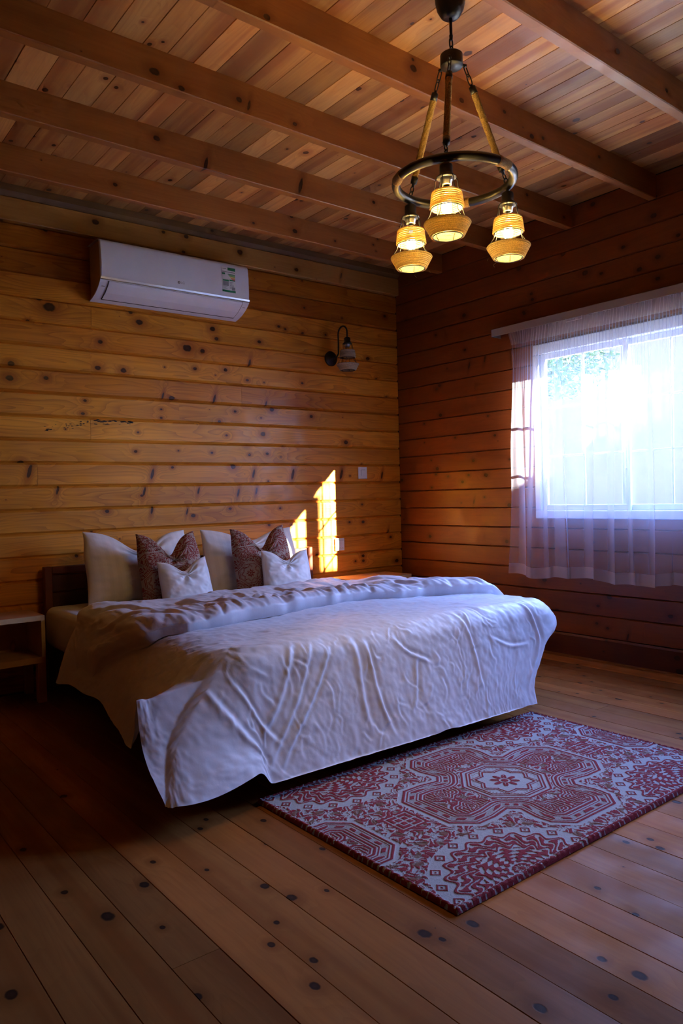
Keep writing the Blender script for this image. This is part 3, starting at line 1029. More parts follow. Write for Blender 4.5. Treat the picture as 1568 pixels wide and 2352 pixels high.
for xx in (XL + .09, ox, XR - .09):
    for yy in (-2.05, -1.05):
        MB().box((wx(xx) - .035, wy(yy) - .035, 0), (wx(xx) + .035, wy(yy) + .035, .119 if xx != ox else .204), .003).build('leg', M['darkwood'], bed)
for o in bed.children_recursive:
    if o.type == 'MESH':
        o['seed'] = (random.uniform(0, 50), random.uniform(0, 50), 1.0); o['tint'] = (1., 1., 1.)
        if o.name.startswith('post') or o.name.startswith('top_rail'): o['tint'] = (1.4, 1.3, 1.2)
        if o.name.startswith('slat'): o['tint'] = (.6, .6, .6)

# mattress with its fitted sheet
def rounded_box(name, lo, hi, r, n=5, disp=None):
    import bmesh
    bm = bmesh.new()
    bmesh.ops.create_cube(bm, size=1)
    for v in bm.verts:
        v.co = Vector([lo[i] + (v.co[i] + .5) * (hi[i] - lo[i]) for i in range(3)])
    bmesh.ops.bevel(bm, geom=bm.edges[:] + bm.verts[:], offset=r, segments=n, profile=.5, affect='EDGES')
    for f in bm.faces: f.smooth = True
    me = bpy.data.meshes.new(name)
    bm.to_mesh(me); bm.free()
    return me


mt = new_obj('mattress', rounded_box('mattress', (-2.935, -2.19, .268), (-.965, -.09, .505), .055), M['sheet'])
tag(mt, 'thick mattress in a white fitted sheet on the bed', 'mattress')

# ------------------------------------------------------------------ duvet
XLd, XRd, YFd, RC = -2.93, -.955, -2.215, .13
DL, DR, DF = .33, .25, .47


def duvet_point(s, t, lift=0.0):
    """s across (world x when flat), t along (world y when flat); drapes beyond the mattress edges"""
    xi0, xi1, yi = XLd + RC, XRd - RC, YFd + RC
    oxl = np.maximum(xi0 - s, 0); oxr = np.maximum(s - xi1, 0)
    oxx = np.maximum(oxl, oxr); sgn = np.where(oxr > 0, 1.0, -1.0)
    oyy = np.maximum(yi - t, 0)
    DX = np.where(oxr > 0, RC + DR, RC + DL); DY = RC + DF
    a = oxx / DX; b = oyy / DY
    m = np.maximum(a, b)
    ang = np.arctan2(b, a + 1e-12)
    ca, sa = np.cos(ang), np.sin(ang)
    tot = DX * ca ** 2 + DY * sa ** 2 + .30 * (ca * sa) ** 2 * np.where(oxr > 0, -.9, .9)
    l = m * tot
    R = .10 + lift * .6
    l0 = RC - R * .75
    phim = np.radians(76) * sa ** 2 + np.radians(np.where(oxr > 0, 96, 66)) * ca ** 2
    phim = phim - np.radians(np.where(oxr > 0, -6, 14)) * (2 * ca * sa) ** 2
    phi = np.clip((l - l0) / R, 0, phim)
    h = np.minimum(l, l0) + R * np.sin(phi)
    d = R * (1 - np.cos(phi))
    ls = np.maximum(l - l0 - R * phim, 0)
    h = h + ls * np.cos(phim)
    d = d + ls * np.sin(phim)
    out = (m > 0)
    bx_ = np.clip(s, xi0, xi1); by_ = np.maximum(t, yi)
    X = bx_ + np.where(out, sgn * ca * h, 0)
    Y = by_ - np.where(out, sa * h, 0)
    al = np.where(oxr > 0, 0, a)
    crn = np.where(oxr > 0, np.clip(2 * ca * sa, 0, 1) ** .7, 0) * sstep(.12, .42, d)
    X = X - .17 * crn; Y = Y + .05 * crn
    X = X - .19 * sstep(-1.80, -1.02, s) * sstep(.14, .42, d) * sa
    X = X + np.where(oxr > 0, .055 * np.exp(-((d - .13) / .08) ** 2) * np.clip(2 * ca, 0, 1), 0)
    X = X - np.where(oxr > 0, .05, 0) * sstep(.2, 1.0, np.clip(d / .40, 0, 1)) * np.clip(1.6 * ca, 0, 1)
    wl = sstep(-1.30, -2.2, t)
    X = X - .15 * sstep(.12, .75, al) * wl
    wz = sstep(-2.00, -2.22, t)
    lim = .055 + .085 * al
    dfoot = lim + (.425 - lim) * np.clip((b - .24) / .76, 0, 1) ** .9
    kz = wz * sstep(.02, .22, al)
    d = d * (1 - kz) + np.minimum(d, dfoot) * kz
    d = d + .018 * np.exp(-((t + 1.85) / .22) ** 2) * np.exp(-((al - .25) / .22) ** 2)
    top = .537 + .018 * np.cos((s + 1.95) * 1.4) * np.clip(1 - m, 0, 1)
    Z = top - d
    return np.stack([X, Y, Z], -1), d, m, a, b, ca, sa


def normals(P):
    du = np.gradient(P, axis=0); dv = np.gradient(P, axis=1)
    n = np.cross(du, dv)
    n /= np.linalg.norm(n, axis=-1, keepdims=True) + 1e-9
    return n


NSu, NTu = 420, 330
su = np.linspace(XLd - DL, XRd + DR, NSu)[:, None] * np.ones((1, NTu))
tu = np.linspace(-.72, YFd - DF, NTu)[None, :] * np.ones((NSu, 1))
tu = tu + 0.0
P, dd, mm, aa, bb_, ca, sa = duvet_point(su, tu)
N = normals(P)
if N[NSu // 2, 20, 2] < 0: N = -N
drop = np.clip(dd / .40, 0, 1)
foot = sa ** 2 * sstep(.02, .3, drop)
side = ca ** 2 * sstep(.02, .3, drop)
# hanging folds on the foot, slanting; broad billows; fine crumple
h = .48 * foot * (.0040 * vnoise(su * 6 + tu * 2.0, tu * 1.6, 3) + .0022 * vnoise(su * 22 + tu * 5, tu * 4, 4) + .002 * vnoise(su * 40 + tu * 9, tu * 12, 5) + .0014 * vnoise(su * 66 - tu * 12, tu * 22, 15))
h += side * (.010 * vnoise(tu * 6, su * 2, 6) + .004 * vnoise(tu * 16, su * 5, 7))
flat = 1 - sstep(.0, .4, drop)
h += flat * (.007 * vnoise(su * 3, tu * 5, 8) + .0035 * vnoise(su * 7 + tu * 5, tu * 16 - su * 3, 9) + .0016 * vnoise(su * 22 + tu * 12, tu * 36, 12))
h += .0013 * vnoise(su * 34 + tu * 9, tu * 30 - su * 6, 10) + .0010 * vnoise(su * 64 + tu * 20, tu * 52, 13)


def crease(h, S, T, p0, p1, amp, w):
    p0 = np.array(p0); p1 = np.array(p1); d = p1 - p0; L = np.hypot(*d)
    u = ((S - p0[0]) * d[0] + (T - p0[1]) * d[1]) / L ** 2
    v = ((S - p0[0]) * -d[1] + (T - p0[1]) * d[0]) / L + .012 * np.sin(u * 5 + p0[0] * 9)
    tap = sstep(-.1, .25, u) * (1 - sstep(.75, 1.1, u))
    return h + amp * tap * (np.exp(-(v / w) ** 2) - .8 * np.exp(-((v - 1.7 * w) / w) ** 2))


# draw lines: (s, t) in cloth coordinates; t below about -2.1 hangs on the foot
rc_ = random.Random(5)
LINES = [((-2.52, -2.20), (-2.79, -2.62), .007, .010), ((-2.44, -2.22), (-2.74, -2.64), .007, .009), ((-2.60, -2.19), (-2.80, -2.50), .008, .012), ((-3.02, -2.30), (-2.82, -2.60), .007, .012),
         ((-2.92, -2.28), (-2.74, -2.56), .006, .010), ((-2.34, -2.22), (-2.30, -2.60), .008, .014), ((-2.28, -2.24), (-2.20, -2.62), .007, .011), ((-2.98, -2.08), (-2.66, -2.20), .007, .014),
         ((-2.10, -2.26), (-1.92, -2.40), .006, .009), ((-1.98, -2.34), (-2.08, -2.56), .006, .010), ((-1.70, -2.18), (-1.58, -2.56), .007, .012), ((-1.50, -2.34), (-1.24, -2.40), .005, .008),
         ((-1.20, -2.14), (-1.13, -2.58), .009, .014), ((-1.9, -1.72), (-1.5, -1.86), .005, .012), ((-1.75, -2.02), (-1.45, -2.2), .006, .014), ((-2.1, -1.9), (-1.75, -2.0), .004, .012)]
for q_ in range(95):        # short dry creases all over the hanging foot
    a_ = (rc_.uniform(-2.95, -1.05), rc_.uniform(-2.62, -2.16)); th_ = rc_.gauss(-1.45, .45); L_ = rc_.uniform(.05, .16)
    LINES.append((a_, (a_[0] + L_ * math.cos(th_), a_[1] + L_ * math.sin(th_)), rc_.uniform(.0012, .0030), rc_.uniform(.004, .008)))
for p0, p1, am, w in LINES:
    h = crease(h, su, tu, p0, p1, am, w)
P = P + N * h[..., None]
# hem: uneven length
hemw = sstep(.7, 1.0, mm)
P[..., 2] += hemw * (.014 * np.sin(su * 7 + tu * 6) + .008 * np.sin(su * 19 + 2 + tu * 15))
P[..., 2] = np.maximum(P[..., 2], .075)
# the duvet is thick: give the edge a second, inner skin
Pin = P - N * (.022 * (1 - .9 * sstep(.9, 1.0, mm)))[..., None]
outer = grid_mesh('duvet', P)
dv = new_obj('duvet', outer, M['duvet'])
tag(dv, 'rumpled white sateen duvet draped over the bed to near the floor', 'duvet')

# turned-back top of the duvet, lying on it across the bed
NSf, NQ = 420, 110
sf = np.linspace(XLd - .245, XRd + .10, NSf)[:, None] * np.ones((1, NQ))
q = np.linspace(0, 1, NQ)[None, :] * np.ones((NSf, 1))
KS = [-3.30, -3.17, -3.08, -2.95, -2.80, -2.55, -2.30, -2.05, -1.80, -1.55, -1.30, -1.10, -.95, -.80]
KN = [-1.14, -1.17, -1.32, -1.58, -1.68, -1.655, -1.62, -1.575, -1.55, -1.60, -1.67, -1.76, -1.80, -1.83]
KFR = [-1.02, -.98, -.88, -.80, -.84, -.88, -.90, -.90, -.90, -.90, -.90, -.92, -.98, -1.1]
near = np.interp(sf, KS, KN) + .016 * vnoise(sf * 6, sf * 0, 21) + .007 * vnoise(sf * 17, sf * 0, 22)
far = np.interp(sf, KS, KFR) + .012 * vnoise(sf * 5, sf * 0, 23)
tf = far + (near - far) * np.clip((q - .10) / .84, -.02, 1.03)
tf = tf + np.where(q < .10, (.10 - q) * .30, 0)
P2, d2, m2, *_ = duvet_point(sf, tf)
N2 = normals(P2)
if N2[NSf // 2, 50, 2] < 0: N2 = -N2
endt = sstep(0, .03, (sf - sf[0, 0]) / (sf[-1, 0] - sf[0, 0])) * sstep(0, .05, (sf[-1, 0] - sf) / (sf[-1, 0] - sf[0, 0]))
roll = np.sqrt(np.clip(1 - np.clip((q - .86) / .14, 0, 1) ** 2, 0, 1))
rise = np.sqrt(np.clip(1 - np.clip((.12 - q) / .12, 0, 1) ** 2, 0, 1))
thick = (.036 + .030 * sstep(-2.85, -3.08, sf) + .026 * sstep(.45, .85, q) + .012 * vnoise(sf * 4, q * 2, 24)) * roll * rise
nearz = sstep(.5, .8, q) * (1 - sstep(.95, 1.0, q))
scr = nearz * (.017 * np.abs(vnoise(sf * 15 + q * 6, q * 3.2, 25)) + .009 * vnoise(sf * 30 - q * 7, q * 5, 26) + .005 * vnoise(sf * 52 + q * 4, q * 9, 29))
farz = (1 - sstep(.55, .85, q)) * rise
scr += farz * (.012 * vnoise(sf * 5 + q * 3, q * 3, 27) + .006 * vnoise(sf * 13 - q * 8, q * 8 + sf * 3, 28) + .0025 * vnoise(sf * 34, q * 20, 30))
scr += .002 * vnoise(sf * 60, q * 22, 31)
hf = (thick + scr * roll) * endt
for p0, p1, am, w in (((-2.6, .35), (-2.4, .75), .012, .02), ((-2.2, .30), (-2.28, .62), .010, .016), ((-1.95, .28), (-1.9, .55), .012, .016), ((-1.95, .50), (-1.7, .62), .010, .016),
                      ((-1.6, .3), (-1.45, .7), .010, .018), ((-1.75, .72), (-1.5, .66), .010, .016), ((-2.9, .25), (-2.75, .6), .010, .02), ((-2.45, .72), (-2.1, .78), .012, .02), ((-3.02, .5), (-2.8, .74), .010, .02), ((-1.3, .3), (-1.1, .6), .010, .02)):
    hf = crease(hf, sf, q * .7, (p0[0], p0[1] * .7), (p1[0], p1[1] * .7), am * endt, w)
upv = sstep(-2.80, -3.05, sf)[..., None] * .6
N2 = N2 * (1 - upv) + np.array([0, 0, 1.0]) * upv
P2 = P2 + N2 * (hf + .004)[..., None]
P2[..., 2] -= np.where(q < .08, (.08 - q) * .5, 0)
new_obj('turned_back_top', grid_mesh('turned_back_top', P2), M['duvet'], dv)

# ------------------------------------------------------------------ pillows
def pillow(name, w, hgt, th, chop, loc, lean, yaw, roll_, mat, label, cat, group, seed, pattern=False, n=90, pinch=.07, wr=.004):
    u = np.linspace(-1, 1, n)[:, None] * np.ones((1, n)); v = np.linspace(-1, 1, n)[None, :] * np.ones((n, 1))
    u = np.sin(u * np.pi / 2 * .98) / np.sin(np.pi / 2 * .98); v = np.sin(v * np.pi / 2 * .98) / np.sin(np.pi / 2 * .98)
    X = w / 2 * u * (1 - pinch * (1 - v ** 2))
    Z = hgt / 2 * v * (1 - pinch * 1.2 * (1 - u ** 2))
    vt = sstep(-.6, 1, v)
    g_ = np.exp(-(u / .42) ** 2)
    Z = Z - chop * g_ * vt ** 1.6 * hgt
    X = X * (1 - .10 * chop * 4 * sstep(.2, 1, v))
    T = th / 2 * (np.clip((1 - u ** 2) * (1 - v ** 2), 0, 1)) ** .42
    T = T * (1 - .35 * chop * 3 * g_ * vt)
    e = np.clip(np.minimum(1 - np.abs(u), 1 - np.abs(v)) * 6, 0, 1)
    wn_ = wr * (vnoise(u * 3 + seed, v * 3, seed) + .6 * vnoise(u * 8 + v * 3, v * 8, seed + 1) + 1.1 * vnoise(np.arctan2(v, u) * 5, np.hypot(u, v) * 1.3, seed + 2) * sstep(.4, .95, np.hypot(u, v)))
    # gathers running down from the dent
    wn_ += chop * .05 * np.cos(np.arctan2(u, .75 - v + 1e-6) * 9) * np.exp(-((u / .5) ** 2 + ((v - .5) / .45) ** 2))
    F = np.stack([X, -T - wn_ * e, Z], -1)
    B = np.stack([X, T + wn_ * e * .6, Z], -1)
    full = np.concatenate([F.reshape(-1, 3), B.reshape(-1, 3)])
    idx = np.arange(n * n).reshape(n, n)
    a = idx[:-1, :-1].ravel(); b = idx[1:, :-1].ravel(); c = idx[1:, 1:].ravel(); d = idx[:-1, 1:].ravel()
    fr_ = np.stack([a, b, c, d], 1)
    bk_ = np.stack([d, c, b, a], 1) + n * n
    # back shares the rim with the front
    rim = np.ones((n, n), bool); rim[1:-1, 1:-1] = False
    remap = np.arange(2 * n * n)
    remap[n * n:][rim.ravel()] = idx[rim]
    faces = remap[np.concatenate([fr_, bk_])]
    me = bpy.data.meshes.new(name)
    me.from_pydata([tuple(p) for p in full], [], [tuple(f) for f in faces.tolist()])
    me.polygons.foreach_set('use_smooth', np.ones(len(faces), bool))
    if pattern:
        pu = np.stack([X * 2.3 + .30, (Z + .02) * 2.3 + .16], -1)
        r, b2 = ornament(pu[..., 0], pu[..., 1])
        colr = np.ones((2 * n * n, 4), np.float32)
        colr[:n * n, 0] = r.ravel(); colr[n * n:, 0] = r.ravel()
        colr[:n * n, 1] = b2.ravel(); colr[n * n:, 1] = b2.ravel()
        at = me.color_attributes.new('pattern', 'FLOAT_COLOR', 'POINT')
        at.data.foreach_set('color', colr.ravel())
    import bmesh
    bm = bmesh.new(); bm.from_mesh(me)
    loose = [vv for vv in bm.verts if not vv.link_faces]
    bmesh.ops.delete(bm, geom=loose, context='VERTS')
    bm.to_mesh(me); bm.free()
    o = new_obj(name, me, mat)
    o.matrix_world = Matrix.Translation(loc) @ Matrix.Rotation(yaw, 4, 'Z') @ Matrix.Rotation(lean, 4, 'X') @ Matrix.Rotation(roll_, 4, 'Y')
    tag(o, label, cat, group)
    # piped seam round the rim
    return o


def poly_sd(px, py, pts):
    """signed distance to a polygon"""
    d = np.full(px.shape, 1e9); sg = np.ones(px.shape)
    n = len(pts)
    for i in range(n):
        ax, ay = pts[i]; bx_, by_ = pts[i - 1]
        ex, ey = bx_ - ax, by_ - ay
        wx_, wy_ = px - ax, py - ay
        t = np.clip((wx_ * ex + wy_ * ey) / (ex * ex + ey * ey), 0, 1)
        dx, dy = wx_ - ex * t, wy_ - ey * t
        d = np.minimum(d, dx * dx + dy * dy)
        c1 = py >= ay; c2 = py < by_; c3 = ex * wy_ > ey * wx_
        flip = (c1 & c2 & c3) | (~c1 & ~c2 & ~c3)
        sg = np.where(flip, -sg, sg)
    return sg * np.sqrt(d)


def band(d, a, b, e=.0022):
    return np.clip((d - a) / e + .5, 0, 1) * np.clip((b - d) / e + .5, 0, 1)


def ornament(x, y):
    """the woven pattern of the rug, centre medallion at the origin: (red, brown)"""
    ax, ay = np.abs(x), np.abs(y)
    red = np.zeros(x.shape); brn = np.zeros(x.shape)

    def flower(cx, cy, R, k, rot=0.0):
        dx, dy = x - cx, y - cy
        r = np.hypot(dx, dy); t = np.arctan2(dy, dx) + rot
        pet = R * (.72 + .28 * np.abs(np.cos(t * k / 2)))
        return r - pet, r, t

    # arabesque filling of the ground
    wx_ = ax + .007 * np.sin(ay * 85) + .004 * np.sin(ax * 140 + ay * 50)
    wy_ = ay + .007 * np.sin(ax * 80 + 1) + .004 * np.sin(ay * 130 - ax * 60)
    a1 = np.sin(wx_ * 150 + 1.7 * np.sin(wy_ * 92)) * np.sin(wy_ * 140 + 1.7 * np.sin(wx_ * 84))
    a2 = np.sin((wx_ + wy_) * 118 + 2 * np.sin(wy_ * 66)) + .5 * np.sin((wx_ - wy_) * 190)
    fill = np.clip((a1 + .06) / .25, 0, 1) * .9 + np.clip((.32 - np.abs(a2)) / .12, 0, 1) * .8
    fill = np.clip(fill, 0, 1)
    red = fill.copy()
    brn = np.clip((np.sin(wx_ * 60) * np.sin(wy_ * 66 + 1) - .45) / .2, 0, 1) * .8

    def lay(mask, val, b=0.0):
        nonlocal red, brn
        red = red * (1 - mask) + val * mask
        brn = brn * (1 - mask) + b * mask

    # centre cross-shaped medallion, and the same at the two ends
    def medallion(mx, scale=1.0):
        X = np.abs(x - mx) / scale; Y = ay / scale
        quarter = [(.43, .0), (.43, .115), (.355, .185), (.275, .185), (.195, .17), (.165, .20), (.18, .275), (.175, .335), (.115, .395), (0, .395)]
        poly = quarter + [(-1, .395), (-1, 0)]
        d = poly_sd(X, Y + 0.0, [(-1, -1)] + [(.43, -1)] + quarter + [(-1, .395)])
        ins = np.clip(-(d) / .003 + .5, 0, 1)
        lay(np.clip((.018 - d) / .003, 0, 1) * np.clip((d + .088) / .003, 0, 1), 0)
        for a, b in ((-.010, 0), (-.021, -.016), (-.055, -.050), (-.071, -.061), (-.083, -.077)):
            lay(band(d, a, b), 1)
        mid = band(d, -.048, -.023)
        lay(mid, 0, .55)
        tdot = np.sin(np.arctan2(Y, X) * 46) * .5 + .5
        lay(band(d, -.044, -.028) * (tdot > .45), 1)
        # palmettes inside the four lobes
        for cx, cy in ((.27, .085), (.085, .27)):
            dx, dy = (X - cx), (Y - cy)
            if cx > cy: p_ = np.hypot(dx * .8, dy * 1.25); t_ = np.arctan2(dy, dx)
            else: p_ = np.hypot(dx * 1.25, dy * .8); t_ = np.arctan2(dy, dx)
            k_ = np.maximum(np.abs(dx) * .8 + np.abs(dy) * .5, np.abs(dy) * 1.0 + np.abs(dx) * .25) + .006 * np.cos(t_ * 6)
            z = np.clip((.075 - k_) / .003, 0, 1) * (d < -.085)
            lay(z, 0)
            lay(z * (np.sin(k_ * 470) > -.25), 1)
        # centre octagon and star
        ko = np.maximum(np.maximum(X, Y), (X + Y) * .72)
        lay(np.clip((.172 - ko) / .003, 0, 1), 0)
        for a, b in ((.160, .168), (.142, .148), (.130, .136)): lay(band(ko, a, b), 1)
        t8 = np.arctan2(Y, X)
        rr_ = np.hypot(X, Y)
        st = rr_ * (1 + .26 * np.abs(((t8 / (np.pi / 4) + .5) % 1) - .5) * 2 - .13)
        for a, b in ((.092, .100), (.106, .112)): lay(band(st, a, b), 1)
        lay(band(ko, .115, .126) * (np.sin(t8 * 60) > 0), 0, .7)
        lay(np.clip((.088 - st) / .003, 0, 1), 0)
        pet = rr_ - .060 * (.35 + .65 * np.abs(np.cos(t8 * 4)))
        lay(np.clip(-pet / .003, 0, 1), 1)
        lay(band(rr_, .014, .022), 0)
        lay(band(np.abs(np.sin(t8 * 4)) * rr_, -.001, .004) * (rr_ < .07) * (rr_ > .024), 0, .4)

    medallion(0.0)
    for mx in (-1.06, 1.06): medallion(mx, .92)
    # rounded palmettes near the corners
    for cx in (-.49, .49):
        for cy in (-.46, .46):
            dx, dy = (x - cx), (y - cy)
            r = np.hypot(dx * .86, dy); t = np.arctan2(dy, dx * .86)
            e = r + .012 * np.cos(t * 18)
            lay(np.clip((.255 - r) / .003, 0, 1), 0)
            # diamonds round the rim
            for k in range(18):
                a = k * 2 * np.pi / 18
                ddx = dx - .232 / .86 * np.cos(a); ddy = dy - .232 * np.sin(a)
                dm = np.abs(ddx) + np.abs(ddy)
                lay(band(dm, .014, .022), 1); lay(np.clip((.006 - dm) / .003, 0, 1), 1)
            lay(band(e, .195, .204), 1)
            petal = np.abs(np.sin(t * 17 + 2.5 * np.sin(e * 60)))
            lay(np.clip((e - .135) / .003, 0, 1) * np.clip((.192 - e) / .003, 0, 1), (petal > .55) * 1.0)
            lay(band(e, .126, .136), 1)
            lay(np.clip((.124 - e) / .003, 0, 1), 0)
            fl = .25 + np.sin(r * 330) * .6 + np.sin(t * 12 + r * 60) * .7
            lay(np.clip((.120 - e) / .003, 0, 1), (fl > .1) * 1.0, 0)
            lay(band(np.hypot(dx, dy * 1.3), .035, .043), 0)
    # square studs between the medallions
    for cx in (-.525, .525):
        dx, dy = np.abs(x - cx), ay
        s_ = np.maximum(dx, dy)
        lay(np.clip((.062 - s_) / .003, 0, 1), 1)
        lay(band(np.minimum(dx, dy), -.01, .004) * (s_ < .055), 0)
        lay(band(s_, .045, .050), 0); lay(band(s_, .024, .029), 0)
    return np.clip(red, 0, 1), np.clip(brn, 0, 1)


PL = math.radians
pillow('pillow', .735, .46, .17, .25, (-2.41, -.30, .715), PL(-23), PL(3), PL(2), M['pillow'], 'big white pillow at the far left behind the red patterned cushion', 'pillow', 'big white pillows', 40)
pillow('pillow', .72, .45, .17, .16, (-1.625, -.285, .695), PL(-21), PL(-5), PL(1), M['pillow'], 'big white pillow behind the right red patterned cushion', 'pillow', 'big white pillows', 50)
pillow('patterned_cushion', .43, .43, .19, .28, (-2.315, -.505, .712), PL(-16), PL(4), PL(0), M['redcush'], 'red and cream patterned cushion leaning on the left white pillow', 'cushion', 'red patterned cushions', 60, True, 150, .09, .003)
pillow('patterned_cushion', .43, .44, .19, .28, (-1.67, -.49, .712), PL(-16), PL(-6), PL(-2), M['redcush'], 'red and cream patterned cushion leaning on the right white pillow', 'cushion', 'red patterned cushions', 70, True, 150, .09, .003)
pillow('striped_cushion', .325, .29, .13, .20, (-2.305, -.675, .628), PL(-17), PL(-4), PL(-3), M['cushion'], 'small white striped cushion in front of the left red cushion', 'cushion', 'small white cushions', 80, False, 90, .08, .003)
pillow('striped_cushion', .35, .29, .13, .20, (-1.595, -.655, .635), PL(-17), PL(-8), PL(2), M['cushion'], 'small white striped cushion in front of the right red cushion', 'cushion', 'small white cushions', 90, False, 90, .08, .003)

# ------------------------------------------------------------------ rug
NX, NY = 540, 330
RW, RD = 1.60, .975
uu = np.linspace(-RW / 2, RW / 2, NX)[:, None] * np.ones((1, NY)); vv_ = np.linspace(-RD / 2, RD / 2, NY)[None, :] * np.ones((NX, 1))
r_, b_ = ornament(uu, vv_ + .0)
ex = RW / 2 - np.abs(uu); ey = RD / 2 - np.abs(vv_)
e_ = np.minimum(ex, ey)
rope_ = np.where(ex < ey, vv_, uu)
edge_ = (e_ < .016)
tw_ = np.sin(rope_ * 260 + e_ * 200 + 2.2 * vnoise(rope_ * 16, rope_ * 0, 77)) + .7 * vnoise(rope_ * 60, e_ * 90, 78)
r_ = np.where(edge_, np.maximum((tw_ > -.35) * 1.0, r_ * .9), r_)
r_ = np.where((e_ >= .016) & (e_ < .019), .15, r_)
b_ = np.where(edge_, 0, b_)
zr = .0135 + .0022 * (r_ - .5) + .0006 * vnoise(uu * 300, vv_ * 300, 99)
rimz = np.sqrt(np.clip(1 - np.clip(1 - e_ / .008, 0, 1) ** 2, 0, 1))
zr = (zr + np.where(e_ < .016, .003 * np.sin(np.clip(e_ / .016, 0, 1) * np.pi) + .0012 * np.sin(rope_ * 230 + e_ * 160), 0)) * (.08 + .92 * rimz)
zr += .0035 * sstep(.3, .9, uu) * sstep(-.2, -.45, vv_) * 0
P = np.stack([uu, vv_, zr], -1)
me = grid_mesh('rug', P)
at = me.color_attributes.new('pattern', 'FLOAT_COLOR', 'POINT')
col = np.ones((NX * NY, 4), np.float32)
col[:, 0] = r_.ravel(); col[:, 1] = b_.ravel()
at.data.foreach_set('color', col.ravel())
rug = new_obj('rug', me, M['rug'])
rug.location = (-2.035, -2.765, .001)
rug.rotation_euler = (0, 0, PL(.8))
tag(rug, 'red and cream medallion rug on the plank floor at the foot of the bed', 'rug')
# ------------------------------------------------------------------ nightstands
def nightstand(x0, x1, y0, y1, label, flip=False):
    """x0..x1 across, y0 front, y1 at the wall"""
    cx, cy = (x0 + x1) / 2, (y0 + y1) / 2
    t = empty('nightstand', (cx, cy, 0))
    tag(t, label, 'nightstand', 'nightstands beside the bed')
    hw, hd = (x1 - x0) / 2, (y1 - y0) / 2
    top = MB().box((-hw, -hd, .459), (hw, hd, .487), .0015).build('top', M['stand'], t)
    MB().box((-hw, -hd - .0015, .459), (hw, -hd - .0002, .487)).build('edge_band', M['standedge'], top)
    for s_ in (-1, 1):
        a = sorted((s_ * hw, s_ * (hw - .02)))
        sp = MB().box((a[0], -hd, .2555), (a[1], hd, .4585), .001).build('side_panel', M['stand'], t)
        MB().box((a[0], -hd - .0015, .2555), (a[1], -hd - .0002, .4585)).build('edge_band', M['standedge'], sp)
    sh = MB().box((-hw, -hd, .222), (hw, hd, .255), .0015).build('shelf', M['stand'], t)
    MB().box((-hw, -hd - .0015, .222), (hw, -hd - .0002, .255)).build('edge_band', M['stand'], sh)
    MB().box((-hw + .0205, hd - .012, .2555), (hw - .0205, hd, .4585)).build('back_panel', M['stand'], t)
    for sx_ in (-1, 1):
        for sy_ in (-1, 1):
            xx = sorted((sx_ * hw, sx_ * (hw - .045))); yy = sorted((sy_ * hd, sy_ * (hd - .045)))
            MB().box((xx[0], yy[0], 0), (xx[1], yy[1], .2215), .002).build('leg', M['stand'], t)
    for o in t.children_recursive:
        o['seed'] = (random.uniform(0, 50), random.uniform(0, 50), 1.); o['tint'] = (1., 1., 1.)
        for i in range(NK): o['knot%d' % i] = (-50., 0., .001)
    return t


nightstand(-.80, -.222, -.345, -.04, 'pale wooden nightstand in the corner right of the bed')
nightstand(-3.57, -2.992, -.31, -.01, 'wooden nightstand with open shelf left of the bed')

# ------------------------------------------------------------------ air conditioner
AX0, AX1 = -2.573, -1.54
AZ = 2.35
ac = empty('air_conditioner', ((AX0 + AX1) / 2, -.005, AZ))
tag(ac, 'white split air conditioner high on the board wall', 'air conditioner')
hw = (AX1 - AX0) / 2
front = [(-.198, .098), (-.200, .15), (-.199, .25), (-.194, .315), (-.186, .332), (-.172, .338)]     # (y, z) of the face
lower = [(-.004, .004), (-.045, .012), (-.085, .024), (-.125, .041), (-.160, .062), (-.184, .082), (-.197, .096)]
shell = [(-.003, .335), (-.003, .004)] + lower[1:-1] + [(-.196, .094), (-.196, .20), (-.190, .32), (-.168, .335)]
n_ = len(shell)
MB().prism(shell, -hw + .012, hw - .012).build('body', M['acside'], ac, fix=True)
# lower face panel, curving back under
lp = [(y_ - .003, z_ - .002) for y_, z_ in lower] + [(y_ + .004, z_ + .003) for y_, z_ in lower[::-1]]
lowp = MB().prism(lp, -hw + .001, hw - .001).build('lower_panel', M['ac'], ac, fix=True)
# front panel with rounded right and left ends
def face_sheet(name, prof, xa, xb, mat, parent, thick=.006, rc=.02):
    P_ = []
    nx = 40
    xs = np.concatenate([np.linspace(xa, xa + .03, 10), np.linspace(xa + .031, xb - .031, 20), np.linspace(xb - .03, xb, 10)])
    for x_ in xs:
        e = min(x_ - xa, xb - x_)
        k = math.sqrt(max(0, 1 - max(0, 1 - e / .012) ** 2))
        P_.append([(x_, y_ * (1 if k >= 1 else 1) + (1 - k) * .010, z_) for y_, z_ in prof])
    me = grid_mesh(name, np.array(P_))
    return new_obj(name, me, mat, parent)
fp = [(-.2025, .111), (-.2055, .15), (-.206, .20), (-.2045, .26), (-.1995, .315), (-.191, .334), (-.172, .3425), (-.06, .3425), (-.003, .340)]
face_sheet('front_panel', fp, -hw, hw, M['ac'], ac)
MB().prism([(-.194, .0985), (-.2043, .0992), (-.2072, .1108), (-.194, .1112)], -hw + .001, hw - .001).build('chrome_strip', M['chrome'], ac, fix=True)
